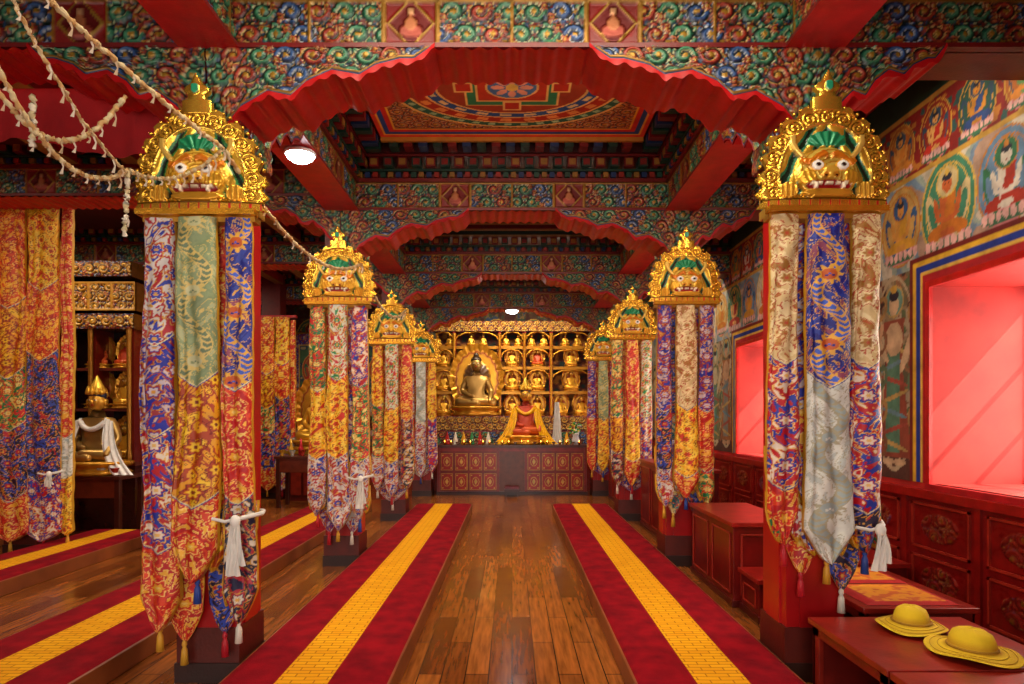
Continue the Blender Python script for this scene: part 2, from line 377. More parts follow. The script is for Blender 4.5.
# ============================================================ COLUMNS & BEAMS
ROWS=[4.1,7.15,10.2,13.35]; CX=1.9
def zlow(t,Lb):
    s=np.clip(t/Lb,0,1)
    return np.interp(s,[0,.10,.15,.27,.37,.44,.55,.67,.74,.85,.91,.97,1.],[3.44,3.47,3.56,3.66,3.63,3.72,3.79,3.76,3.82,3.86,3.86,3.92,3.96])
def beam_mesh(name,L,hd,blen,both=(True,True),res=.0102,cell=.17,seed=0,pleat=True):
    b=MB()
    b.box(0,L,-hd+.01,hd,3.957,4.38,'8c1212')
    nu=int(L/res)
    u=np.linspace(0,L,nu)
    def panel(z0,z1,base,out,cell,seed,amp=.02,med=None):
        v=np.linspace(z0,z1,max(4,int((z1-z0)/res)))
        U,V=np.meshgrid(u,v); H=z1-z0; C,h=scroll(U,V-(z0+z1)/2,H,base,cell,seed)
        if med:
            for k in range(int(L/med)):
                cx=(k+.5)*med+(L-int(L/med)*med)/2; dx=np.abs(U-cx); dy=np.abs(V-(z0+z1)/2)
                m0=(dx<.17); put(C,m0,'9a1812'); h[m0]=.1
                r=dx/.15+dy/(H*.6)
                put(C,(r<1)&m0,'b88a30',.4); h[r<1]=.6; put(C,r<.86,'7a1210'); h[r<.86]=.3
                rr=np.hypot(dx,(V-(z0+z1)/2+.05)*1.6); put(C,rr<.075,'b8503c'); h[rr<.075]=.9
                rr=np.hypot(dx*1.3,V-(z0+z1)/2+.005); put(C,rr<.05,'c87848'); h[rr<.05]=1.
                rr=np.hypot(dx,V-(z0+z1)/2-.07); put(C,rr<.024,'d8a070'); h[rr<.024]=1.1
                for o in (.17,med/2):
                    sp=np.abs(dx-o)<.012; put(C,sp,'b88428',.4); h[sp]=1
        eg=(V<z0+.012)|(V>z1-.012); put(C,eg,'a87a28',.5); h[eg]=1
        b.grid(np.stack([U,-out-h*amp,V],-1),C,mat=None)
    panel(3.985,4.27,'0a241e',hd,cell,seed,med=1.27 if L>2 else None)
    b.box(0,L,-hd-.045,-hd+.02,3.957,3.985,'8a1414'); b.box(0,L,-hd-.05,-hd+.02,4.27,4.31,'84120c')
    k=0; x=.02
    while x<L-.05:
        b.box(x,x+.055,-hd-.075,-hd+.02,4.315,4.37,('a82a18','1f5240','a87828','1f3f74')[k%4]); x+=.085;k+=1
    b.box(0,L,-hd-.085,hd,4.375,4.4,'164432')
    k=0;x=.03
    while x<L-.08:
        b.box(x,x+.1,-hd-.15,-hd+.02,4.405,4.5,('8a1210','1a463a')[k%2]); b.box(x+.015,x+.085,-hd-.16,-hd-.145,4.42,4.485,('b88430','9a2418')[k%2]); x+=.155;k+=1
    b.box(0,L,-hd-.17,hd,4.505,4.53,'7c1010'); b.box(0,L,-hd-.2,hd,4.535,CZ+.015,'4a0b09')
    per=.1; PA=.02
    for side in (0,1):
        if not both[side]: continue
        t=np.linspace(0,blen,int(blen/res)); zl=zlow(t,blen)
        uu=t if side==0 else L-t
        U=np.repeat(uu[None],38,0); s=np.linspace(0,1,38)[:,None]; V=zl[None]+(3.963-zl[None])*s
        T=np.repeat(t[None],38,0)
        C,h=scroll(T,V-3.72,.5,'0a241c',.165,seed+5)
        dd=V-zl[None]
        m=dd<.045; put(C,m,'b08028',.4); h[m]=1.; m=dd<.033; put(C,m,'234c78'); h[m]=.7; m=dd<.016; put(C,m,'b0181a'); h[m]=1
        b.grid(np.stack([U,-hd-.03-h*.022,V],-1),C,flip=(side==1))
        b.grid(np.stack([U,np.full(U.shape,hd),V],-1)[::8],'8c1212',flip=(side==0))
        yv=np.linspace(-hd-.06 if pleat else -hd-.045,hd+.03,5)[:,None]
        pl=(.5-.5*np.cos(t*2*pi/per)) if pleat else t*0
        Zp=zl[None]-.006-PA*pl[None]+0*yv
        Pc=np.stack([np.repeat(uu[None],5,0),np.repeat(yv,len(t),1),Zp],-1)
        b.grid(Pc,'e01018',flip=(side==0))
        if pleat:
            fr=np.stack([np.stack([uu,np.full(len(t),-hd-.06),zl-.006-PA*pl],-1),np.stack([uu,np.full(len(t),-hd-.052),zl+.022],-1)])
            b.grid(fr,'e01218',flip=(side==1))
    if L-2*blen>.1:
        a0=blen if both[0] else 0; a1=L-blen if both[1] else L
        t=np.linspace(a0,a1,int((a1-a0)/res)+2); pl=(.5-.5*np.cos(t*2*pi/per)) if pleat else t*0; yv=np.linspace(-hd-.05,hd+.02,3)[:,None]
        b.grid(np.stack([np.repeat(t[None],3,0),np.repeat(yv,len(t),1),3.954-PA*pl[None]+0*yv],-1),'e01018',flip=True)
    return b.mesh(name,PAINT)
cross=beam_mesh('cross_beam_mesh',2*CX,.17,1.42)
for y in ROWS: inst('carved_cross_beam',cross,(-CX,y,0))
crossR=beam_mesh('aisle_beam_mesh_r',XR-CX-.01,.17,.8,both=(True,False),seed=2)
for y in ROWS: inst('carved_aisle_beam',crossR,(CX,y,0))
crossL=beam_mesh('aisle_beam_mesh_l',abs(XL)-CX-.02,.17,1.1,both=(False,True),res=.014,seed=3)
for y in ROWS: inst('carved_aisle_beam',crossL,(XL+.01,y,.22 if y>5 else 0),scale=(1,1,1) if y<5 else (1,1,.985))
LY=ROWS[1]-ROWS[0]
lbL=beam_mesh('long_beam_mesh_l',LY-.38,.15,.8,both=(True,False),seed=4,pleat=False)
lbR=beam_mesh('long_beam_mesh_r',LY-.38,.15,.8,both=(False,True),seed=4,pleat=False)
for i,y in enumerate([ROWS[0]-LY]+ROWS[:3]):
    inst('carved_long_beam',lbL,(-CX,y+.19,0),pi/2); inst('carved_long_beam',lbR,(CX,y+LY-.19,0),-pi/2)
b=MB()
for x in (-2.7,-3.4,-4.1,-4.8,-7.2,-7.9,2.45,2.95):
    for i in range(4):
        y0=ROWS[0]-LY+i*LY+.2; b.box(x-.07,x+.07,y0,y0+LY-.55,4.42,4.6,'a31214'); b.box(x-.08,x+.08,y0+.001,y0+LY-.551,4.41,4.425,'a87828')
b.obj('ceiling_rafters_aisles',PAINT)
b=MB()
for i in range(4):
    y0=ROWS[0]-LY+i*LY
    if i==1: 
        for xs in (-1,1):
            for k in range(16):
                y=y0+.42+k*.14
                if y>ROWS[1]-.45: break
                b.box(xs*1.48-.08,xs*1.48+.08,y,y+.08,4.5,4.6,('1a463a','8a1210','1f3f74')[k%3])
        for k in range(17):
            x=-1.3+k*.155; b.box(x,x+.09,ROWS[1]-.55,ROWS[1]-.4,4.52,4.6,('1a463a','8a1210','1f3f74')[k%3])
        continue
    for k in range(8):
        y=y0+.45+k*.3
        if y>y0+LY-.5: break
        b.box(-1.5,1.5,y,y+.1,4.5,4.6,('701010','183c32')[k%2]); b.box(-1.5,1.5,y+.02,y+.08,4.49,4.503,'946a24')
b.obj('ceiling_rafters_nave',PAINT)
c=Cv(-1.38,1.38,4.42,6.56,.0102,'8a1414'); cy=5.58
for k,(m_,col) in enumerate(((0,'e03a20'),(.05,'f0b838'),(.07,'1f4a9a'),(.12,'d02018'),(.17,'f0b838'),(.19,'6a1a14'))):
    c.rect(-1.38+m_,1.38-m_,4.42+m_,6.56-m_,col)
I=(np.abs(c.U)<1.19)&(c.V>4.62)&(c.V<6.36)
C2,h2=scroll(c.U,c.V-cy,1.8,'8a2a1c',.17,9,('a85a2c','c08044','d8c090','c89850'),hot=False); c.C[I]=C2[I]
MR=1.3; MV=.88
for r,col in ((.86,'f4cc70'),(.835,'1f6a54'),(.76,'f4cc70'),(.74,'b82c18'),(.64,'f4cc70'),(.62,'24589c'),(.54,'f4cc70'),(.52,'a84024')): c.ell(0,cy,r*MR,r*MV,col)
Rm=np.hypot(c.U/MR,(c.V-cy)/MV);TH=np.arctan2((c.V-cy)/MV,c.U/MR)
put(c.C,(Rm<.72)&(Rm>.66)&(np.sin(TH*24)>.1),'f0a050'); put(c.C,(Rm<.82)&(Rm>.775)&(np.sin(TH*40)>.2),'9fd0a0'); put(c.C,(Rm<.6)&(Rm>.56)&(np.sin(TH*20)>0),'e8d890')
for s_,col in ((.38,'f4cc70'),(.36,'2a8a5a'),(.29,'f4cc70'),(.27,'c83a20')): c.rect(-s_*1.15,s_*1.15,cy-s_*.85,cy+s_*.85,col)
for a in range(4):
    dx,dy=[(0,1),(1,0),(0,-1),(-1,0)][a]; c.rect(dx*.44-.09,dx*.44+.09,cy+dy*.33-.08,cy+dy*.33+.08,'f4cc70'); c.rect(dx*.44-.07,dx*.44+.07,cy+dy*.33-.06,cy+dy*.33+.06,'c03020')
c.ell(0,cy,.24,.2,'f4cc70'); c.ell(0,cy,.22,.18,'4a80b8')
for a in range(8): c.ell(.13*math.cos(a*pi/4),cy+.11*math.sin(a*pi/4),.06,.035,'f0b090',a*pi/4)
c.ell(0,cy,.06,.06,'f0d060')
b=MB(); b.grid(np.stack([c.U,c.V,np.full(c.U.shape,4.6)],-1),c.C,flip=True); 
b.box(-1.38,1.38,4.37,4.42,4.56,4.618,'c08a30',.4);b.box(-1.38,1.38,6.56,6.6,4.56,4.618,'c08a30',.4)
b.obj('mandala_ceiling_panel',MANDM)

# pillars
def pillar_mesh():
    b=MB(); h=.18
    b.box(-.205,.205,-.205,.205,0,.12,'3a1810'); b.box(-.195,.195,-.195,.195,.12,.34,'6a1c10')
    b.box(-h,h,-h,h,.34,3.05,'a80f16',mi=1)
    for s in (-1,1):
        b.box(s*h-.012,s*h+.012,-h*.55,h*.55,.34,3.0,'a80f16',mi=1); b.box(-h*.55,h*.55,s*h-.012,s*h+.012,.34,3.0,'a80f16',mi=1)
    for z,w,col in ((3.0,.2,'c89838'),(3.04,.19,'1f5a48'),(3.1,.2,'c89838'),(3.13,.195,'a01414'),(3.2,.2,'2a4f86'),(3.25,.2,'c89838')):
        b.box(-w,w,-w+.01,w,z,z+.06,col,.3 if col=='c89838' else 0)
    b.box(-.25,.25,-.18,.18,3.3,3.46,'8c1414')
    U,V=np.meshgrid(np.linspace(-.25,.25,50),np.linspace(3.3,3.46,16)); C,hh=scroll(U,V-3.38,.16,'14382c',.14,4)
    b.grid(np.stack([U,-.185-hh*.012,V],-1),C)
    for s in (-1,1): b.grid(np.stack([s*(.255+hh*.01),U*.7,V],-1),C,flip=(s<0))
    b.box(-.19,.19,-.168,.168,3.46,CZ,'7c1010')
    return b.mesh('pillar',[PAINT,REDP])
PM=pillar_mesh()
for y in ROWS:
    for s in (-1,1): inst('red_pillar',PM,(s*CX,y,0))
XO=-5.95
OUT=((XO,7.75),(-4.95,9.9),(-4.95,13.0))
for x,y in OUT: inst('red_pillar',PM,(x,y,0))
for s in (-1,1): inst('red_pillar',PM,(s*CX,ROWS[0]-LY,0))

# ------------------------------------------------------------ crest
def crest_mesh(name,face,hair,res=.006):
    x=np.arange(-.42,.4201,res); z=np.arange(-.02,.86,res); X,Z=np.meshgrid(x,z); A=np.abs(X)
    R=np.hypot(X/.36,(Z-.2)/.42); th=np.arctan2(Z-.2,X)
    lob=1+.045*np.cos(th*20)
    body=((R<lob)&(Z>.0))|((A<.4-.035*np.abs(np.sin(Z*34)))&(Z>.0)&(Z<.21))
    fz=(Z-.6)/.24; fw=np.where(fz<.3,.085,np.where(fz<.42,.05,np.where(fz<.7,.075*np.sqrt(np.clip(1-((fz-.56)/.17)**2,.05,1)),.035*(1-fz)/.3+.004)))
    fin=(Z>.58)&(Z<.84)&(A<fw)
    mask=body|fin
    h=np.zeros(X.shape); C=np.zeros(X.shape+(4,)); put(C,np.ones(X.shape,bool),'eeb02c',.75)
    n=vnoise(A*46,Z*46,7); rel=np.abs((n*3)%1-.5)*2
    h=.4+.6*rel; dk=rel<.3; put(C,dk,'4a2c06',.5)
    for k in range(13):
        a=pi*(k/12)*1.2-.1*pi; cx=.31*math.cos(a); cz=.2+.355*math.sin(a)
        dx=(X-cx);dz=Z-cz; r=np.hypot(dx,dz); t=np.arctan2(dz,dx*(1 if cx>0 else -1)); m=r<.055
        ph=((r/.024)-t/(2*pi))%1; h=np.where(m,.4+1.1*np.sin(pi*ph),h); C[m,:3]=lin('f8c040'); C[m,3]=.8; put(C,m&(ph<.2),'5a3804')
    rim=(R>.95)&(R<lob)&(Z>.05); h[rim]=1.4; put(C,rim,'fcc848',.85)
    rr=(R>.72)&(R<.76)&(Z>.1); h[rr]=1.6; put(C,rr,'fcd058',.85)
    inn=(R<.72)&(Z>.08); 
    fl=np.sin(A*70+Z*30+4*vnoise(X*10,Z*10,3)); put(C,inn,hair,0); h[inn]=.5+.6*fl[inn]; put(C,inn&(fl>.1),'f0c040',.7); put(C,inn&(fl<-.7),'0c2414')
    fan=(np.hypot(X/.11,(Z-.4)/.065)<1)&(Z>.37); put(C,fan,'1f8a5a',.2); h[fan]=1.4+.5*np.cos(np.arctan2(Z-.33,X)[fan]*16); 
    fr=np.hypot(X/.175,(Z-.2)/.16); f=fr<1; put(C,f,face,.35); h=np.where(f,1.6+2.2*np.sqrt(np.clip(1-fr**2,0,1)),h)
    wr=f&(np.sin(fr*38+4*th)>.6); h[wr]+=.35; put(C,wr,'c88a20',.5)
    brow=(np.abs(Z-(.285+.025*np.sin(A*40)))<.02)&(A<.16)&(A>.012); put(C,brow,'d87818',.3); h[brow]+=1.6
    ck=np.hypot((A-.125)/.045,(Z-.17)/.045)<1; put(C,ck,'f4b834',.6); h[ck]+=1.1
    for (r_,col,hh) in ((.043,'e8a828',3.9),(.033,'f4f0e4',4.7),(.015,'30180c',5.1)):
        e=np.hypot(A-.072,(Z-.24)*1.15)<r_; put(C,e,col,0); h[e]=hh
    no=np.hypot(X/.042,(Z-.195)/.04)<1; put(C,no,'f8c848',.5); h[no]=5.6
    no2=np.hypot((A-.03)/.022,(Z-.178)/.017)<1; put(C,no2,'e09828',.4); h[no2]=5.1
    no3=np.hypot((A-.03)/.01,(Z-.173)/.008)<1; put(C,no3,'401008',0)
    mo=(np.hypot(X/.13,(Z-.122)/.034)<1); put(C,mo,'8e1414',0); h[mo]=2.4
    te=mo&(np.abs(Z-.136)<.009)&(np.sin(A*150)>-.4); put(C,te,'f4e4c0',0); h[te]=4
    fg=(A>.07)&(A<.086)&(Z<.14)&(Z>.09); put(C,fg,'fff0d0',0); h[fg]=4.6
    jaw=(np.hypot(X/.14,(Z-.08)/.028)<1)&(Z<.1); put(C,jaw,'eaac34',.6); h[jaw]=3.
    hn=(np.abs(A-(.14+.06*np.sin((Z-.3)*14)))<.016)&(Z>.3)&(Z<.44); put(C,hn,'f0c860',.5); h[hn]=2.8
    hands=np.hypot((A-.22)/.05,(Z-.1)/.055)<1; put(C,hands,'f0b840',.7); h[hands]=2.6+.8*np.sin(A[hands]*220)
    bar=(Z<.055); h[bar]=1.6; put(C,bar,'f8c040',.85); put(C,bar&(np.sin(X*110)>.75),'b02018',.0); put(C,(Z>.045)&(Z<.055),'704808',.5)
    put(C,fin,'fcc848',.85); h=np.where(fin,1+1.6*np.sqrt(np.clip(1-(A/(fw+1e-4))**2,0,1)),h)
    j=np.hypot(X/.024,(Z-.735)/.03)<1; put(C,j,'2a9a70',.1); h[j]=3.6
    mf=mask[:-1,:-1]&mask[1:,1:]&mask[1:,:-1]&mask[:-1,1:]
    b=MB(); bend=.3*X**2
    b.grid(np.stack([X,-h*.013+bend,Z],-1),C,mask=mf)
    b.grid(np.stack([X,.015+bend,Z],-1),C*.6,mask=mf,flip=True)
    for k in range(34):
        a=-.1*pi+1.2*pi*k/33; b.ell((.37*math.cos(a),.3*(.365*math.cos(a))**2,max(.03,.2+.43*math.sin(a))),(.012,.016,.012),'fcc848',.85,n=8)
    b.box(-.34,.34,-.045,.03,-.035,.0,'e8a830',.8)
    return b.mesh(name,GOLD)
CR=[crest_mesh('crest_a','f8c848','2f7a3c'),crest_mesh('crest_b','d8bc50','1f6a48')]

# ------------------------------------------------------------ banners
P_={
'blue':('1420a0','d0c0c8','a01c28','d89830'),'navy':('121c88','c85c20','3a60d0','e8b040'),
'bluew':('d8d2cc','2034a8','b42030','d8a040'),'sage':('8a9c70','c8c898','6a8060','d8c070'),
'cream':('dcc088','a8742c','f0dca8','b84828'),'gold':('e8a010','f8c828','b03c10','801c10'),
'redg':('c00c18','f0b030','e04020','f8d070'),'redw':('c01020','f0e0cc','2038a8','f0c068'),
'green':('0c7844','f0d880','d02020','e8b038'),'greenw':('dce0c8','1c9458','c82c30','e0b048'),
'yel':('f8b414','d02414','fcd848','9c4c10'),'white':('dce0d8','a0b0b0','f0eee0','b0aa8c'),
'orange':('e04c08','f8b01c','b00c10','fcd058'),'dark':('1c0c34','b81c2c','2c48b0','e0a438'),
'blackw':('101840','d8ccbc','b02034','d0a040'),'teal':('10707c','e0cc90','c02c28','d8a840')}
def strip(b,cx,y,zt,L,W,segs,seed,res,bulge=.075,mat=None,point=.2,border='d09820',ruf=0.,tas=True):
    nu=max(8,int(W*1.15/res)); nv=int(L/res)
    U,T=np.meshgrid(np.linspace(-W/2,W/2,nu),np.linspace(0,L,nv))
    C=np.zeros(U.shape+(4,)); Tc=T-(W/2-np.abs(U))*.8; prev=-1
    for i,(e,p) in enumerate(segs):
        m=(Tc>=prev)&(Tc<e*L if i<len(segs)-1 else True)
        Ci=brocade(U,T,P_[p],seed+i*7,1.0,dragon=('w' if p=='white' else True) if (p in('navy','white','sage') and W>.17) else False); C[m]=Ci[m]
        if i<len(segs)-1:
            g=np.abs(Tc-e*L)<.014; prev=e*L
            C[g,:3]=lin('e8d8a0'); g=np.abs(Tc-e*L)<.006; C[g,:3]=lin('1a3a9a')
    ed=np.abs(U)>W/2-.009; C[ed,:3]=lin(border)
    if ruf:
        bt=(T>L-.03)|(np.abs(U)>W/2-.02); C[bt,:3]=lin(border)
    ws=np.where(T>L-point,np.clip((L-T)/point,0,1)**.7*.97+.03,1)*(.86+.2*T/L)*(1+.05*np.sin(T*5+seed))
    q=2*U/W; k1=np.sin(seed*1.7); 
    prof=np.sqrt(np.clip(1-q**2,0,1))
    fold=.35*np.exp(-((q-.35*k1-.2*np.sin(T*1.7+seed))/.16)**2)+.25*np.exp(-((q+.5-.1*np.sin(T*2.3+seed))/.12)**2)
    amp=bulge*(1-.25*np.exp(-T*4))
    Y=y-amp*(prof-fold*prof*np.clip(T*1.5,0,1))-.012*np.sin(T*4.5+seed)-.005*np.sin(T*26+5*q+seed)
    if ruf: Y=Y-ruf*np.sin(q*11+seed)*np.clip(T*6,0,1)-.1*T
    xx=(W/2)*np.sin(q*pi/2*.96)
    b.grid(np.stack([cx+xx*ws+.015*np.sin(T*2.2+seed)*T/L,Y,zt-T],-1),C,mat=mat,flip=True)
    if not tas: return
    z=zt-L
    b.lathe([(.002,0),(.014,-.01),(.016,-.03),(.01,-.04),(.018,-.06),(.024,-.15),(.002,-.15)],(cx,y-.02,z+.02),('c82030','e8e0d0','2a4aa0','d8a030')[seed%4],n=10,mat=mat)
def banner_set(s,row,strips,back,zt,res,seed):
    y=ROWS[row]-.26
    b=MB(); X=s*CX
    for i,(dx,L,W,segs) in enumerate(back): strip(b,X+dx,y+.035,zt,L,W,segs,seed+20+i,res,bulge=.01)
    for i,(dx,L,W,segs) in enumerate(strips):
        strip(b,X+dx,y-(.045 if abs(dx)<.1 else .01),zt,L,W,segs,seed+i*3,res)
        if row<2:   # ruffled petal tiers near the hem
            for j,(f,ww) in enumerate(((.70,1.0),(.84,.9))):
                cols=[('redw','blue','yel'),('gold','green','bluew')][j]
                for sd in (-1,1):
                    strip(b,X+dx+sd*W*.3,y+.012-.004*j,zt-L*f,.3,W*.62*ww,[(1,cols[(i+j+(sd>0))%3])],seed+i+j*5,res,bulge=.03,point=.13,ruf=.012,tas=False)
    b.box(X-.34,X+.34,y-.05,y+.04,zt-.02,zt+.01,'b8862a',.6)
    b.obj('brocade_pillar_banner',FAB)
    inst('gilded_guardian_crest',CR[0 if s<0 else 1],(X,y-.06,zt+.045),scale=(1.05,1,.98))
Z0=2.86
banner_set(-1,0,[(-.245,2.5,.22,[(.28,'bluew'),(.5,'blue'),(.78,'redw'),(1,'redg')]),(.0,2.2,.27,[(.42,'sage'),(.75,'gold'),(1,'redg')]),(.235,2.45,.19,[(.4,'navy'),(.68,'redg'),(1,'blackw')])],
  [(-.12,2.6,.22,[(.6,'dark'),(1,'redg')]),(.13,2.55,.2,[(.6,'redg'),(1,'dark')])],Z0,.005,3)
banner_set(1,0,[(-.245,2.0,.19,[(.42,'cream'),(.8,'redw'),(1,'redg')]),(.0,2.1,.28,[(.45,'navy'),(1,'white')]),(.25,2.05,.19,[(.42,'cream'),(.85,'redw'),(1,'dark')])],
  [(-.12,2.2,.2,[(.5,'blue'),(1,'redg')]),(.13,2.3,.2,[(.45,'blue'),(1,'dark')])],Z0+.02,.005,8)
banner_set(-1,1,[(-.23,2.3,.2,[(.38,'green'),(.7,'yel'),(1,'bluew')]),(0,2.45,.24,[(.3,'greenw'),(.65,'yel'),(1,'bluew')]),(.23,2.35,.2,[(.35,'redw'),(.7,'green'),(1,'bluew')])],
  [(-.12,2.5,.22,[(.7,'redg'),(1,'blue')]),(.13,2.5,.22,[(.7,'redw'),(1,'bluew')])],Z0+.02,.009,12)
banner_set(1,1,[(-.23,2.2,.18,[(.5,'blue'),(.8,'dark'),(1,'bluew')]),(0,2.1,.25,[(.5,'cream'),(.85,'yel'),(1,'redg')]),(.23,2.2,.18,[(.5,'blue'),(.8,'redg'),(1,'green')])],
  [(-.12,2.3,.2,[(.5,'dark'),(1,'teal')]),(.13,2.3,.2,[(.5,'redw'),(1,'dark')])],Z0+.02,.009,15)
banner_set(-1,2,[(-.23,2.3,.2,[(.4,'yel'),(.75,'green'),(1,'bluew')]),(0,2.4,.23,[(.4,'greenw'),(.75,'yel'),(1,'bluew')]),(.23,2.3,.2,[(.5,'redg'),(1,'blackw')])],
  [(0,2.5,.5,[(.6,'redg'),(1,'bluew')])],Z0-.05,.015,17)
banner_set(1,2,[(-.23,2.3,.2,[(.5,'green'),(.75,'gold'),(1,'blackw')]),(0,2.3,.23,[(.5,'redg'),(.8,'yel'),(1,'redg')]),(.23,2.3,.2,[(.5,'greenw'),(1,'redw')])],
  [(0,2.4,.5,[(.6,'redg'),(1,'blue')])],Z0+.02,.015,21)
banner_set(-1,3,[(-.23,2.3,.2,[(.5,'bluew'),(1,'redg')]),(0,2.4,.23,[(.5,'white'),(1,'bluew')]),(.23,2.3,.2,[(.5,'yel'),(1,'redw')])],
  [(0,2.4,.5,[(.6,'redg'),(1,'bluew')])],Z0-.05,.02,23)
banner_set(1,3,[(-.23,2.3,.2,[(.5,'blue'),(1,'redg')]),(0,2.3,.23,[(.5,'sage'),(1,'yel')]),(.23,2.3,.2,[(.5,'redw'),(1,'blue')])],
  [(0,2.4,.5,[(.6,'redg'),(1,'blue')])],Z0-.02,.02,27)
for (X,y),res,sd,zt in zip(OUT,(.009,.02,.02),(30,34,38),(4.36,3.7,3.7)):
    b=MB(); k=1.15 if y<8 else .9
    for i,(dx,segs) in enumerate(((-.37,[(.25,'yel'),(.45,'orange'),(.7,'dark'),(.85,'redw'),(1,'yel')]),(-.02,[(.3,'orange'),(.5,'gold'),(.65,'green'),(.85,'dark'),(1,'redg')]),(.31,[(.25,'yel'),(.45,'orange'),(.8,'dark'),(1,'redw')]))):
        strip(b,X+dx*k,y-.27-.02*(i==1),zt,zt-.18,.36*k,segs,sd+i,res,point=.12)
    strip(b,X+.53*k,y-.22,zt-.05,zt-.3,.14*k,[(.7,'redg'),(.82,'white'),(1,'yel')],sd+5,res,point=.05)
    b.box(X-.58*k,X+.62*k,y-.3,y-.2,zt-.01,zt+.04,'c02020')
    b.obj('brocade_hanging_banner',FAB)

def khata(loc,z,side,L=.42,off=.27,front=.40):
    b=MB(); X,Y=loc; kx,ky=X+side*off,Y-front
    b.tube([(kx,ky,z),(kx+side*.05,ky+.04,z+.01),(X+side*.365,Y-.26,z+.015),(X+side*.34,Y-.17,z+.015),(X+side*.2,Y-.12,z+.02)],.014,'e8e4dc')
    b.tube([(kx,ky,z),(kx-side*.06,ky-.025,z-.01),(kx-side*.14,ky-.01,z+.005)],.01,'e8e4dc')
    b.ell((kx,ky-.02,z-.01),(.03,.03,.04),'f0ece4')
    for d,l in ((-.012,L),(.018,L*.8)):
        t=np.linspace(0,1,14)[:,None]; u=np.linspace(-1,1,11)[None]
        P=np.stack([kx+d+u*(.012+.035*t),ky-.03-.012*np.sin(u*6+t*4)+0*t,z-.03-l*t+0*u],-1)
        b.grid(P,'ece8e0')
    b.obj('khata_scarf',MATTE)
khata((-CX,ROWS[0]),1.05,1,.3); khata((CX,ROWS[0]),1.0,1,.22); khata((-CX,ROWS[1]),1.0,1,.3); khata((OUT[0][0]+.2,OUT[0][1]),1.0,1,.12,.35,.44)

# ============================================================ RUNNERS
def carpet_mat():
    m,n,l,b=nt('prayer_runner_wool')
    tc=n.new('ShaderNodeTexCoord'); sp=n.new('ShaderNodeSeparateXYZ'); l.new(tc.outputs['Object'],sp.inputs[0])
    ab=n.new('ShaderNodeMath');ab.operation='ABSOLUTE'; l.new(sp.outputs[0],ab.inputs[0])
    lt=n.new('ShaderNodeMath');lt.operation='LESS_THAN';lt.inputs[1].default_value=.15;l.new(ab.outputs[0],lt.inputs[0])
    br=n.new('ShaderNodeTexBrick'); br.inputs['Scale'].default_value=1; br.inputs['Brick Width'].default_value=.13; br.inputs['Row Height'].default_value=.045; br.inputs['Mortar Size'].default_value=.004
    br.inputs['Color1'].default_value=(*lin('f0ae16'),1);br.inputs['Color2'].default_value=(*lin('e69e12'),1);br.inputs['Mortar'].default_value=(*lin('b4700e'),1)
    l.new(tc.outputs['Object'],br.inputs[0])
    no=n.new('ShaderNodeTexNoise'); no.inputs['Scale'].default_value=6; no.inputs['Detail'].default_value=6; l.new(tc.outputs['Object'],no.inputs['Vector'])
    cr=n.new('ShaderNodeValToRGB'); cr.color_ramp.elements[0].position=.3; cr.color_ramp.elements[1].position=.7
    cr.color_ramp.elements[0].color=(*lin('6c0212'),1); cr.color_ramp.elements[1].color=(*lin('980618'),1); l.new(no.outputs[0],cr.inputs[0])
    mx=n.new('ShaderNodeMix'); mx.data_type='RGBA'; l.new(lt.outputs[0],mx.inputs[0]); l.new(cr.outputs[0],mx.inputs[6]); l.new(br.outputs[0],mx.inputs[7])
    l.new(mx.outputs[2],b.inputs['Base Color']); b.inputs['Roughness'].default_value=.95; b.inputs['Specular IOR Level'].default_value=.15
    n2=n.new('ShaderNodeTexNoise'); n2.inputs['Scale'].default_value=160; l.new(tc.outputs['Object'],n2.inputs['Vector'])
    bp=n.new('ShaderNodeBump');bp.inputs['Strength'].default_value=.5;bp.inputs['Distance'].default_value=.006; l.new(n2.outputs[0],bp.inputs['Height']); l.new(bp.outputs[0],b.inputs['Normal'])
    return m
CARP=carpet_mat()
for x,y0,y1,w in ((-1.185,1.0,10.9,.49),(1.19,1.0,10.9,.49),(-3.0,1.0,11.2,.49),(-5.18,2,8.4,.46),(-7.0,3.0,8.4,.44)):
    e=empty('carpet_runner_platform',(x,0,0))
    b=MB(); b.box(-w,w,y0,y1,0,.14,'7a3a1a')
    b.obj('wooden_platform',WOOD,e,bevel=.008)
    b=MB(); ww=w-.015; U,V=np.meshgrid(np.linspace(-ww,ww,24),np.linspace(y0+.02,y1-.02,120))
    Zt=.158+.004*vnoise(U*5,V*3,2); edge=(np.abs(U)>ww-.01); Zt=np.where(edge,.141,Zt)
    b.grid(np.stack([U,V,Zt],-1),'8a0818'); b.obj('wool_runner',CARP,e)

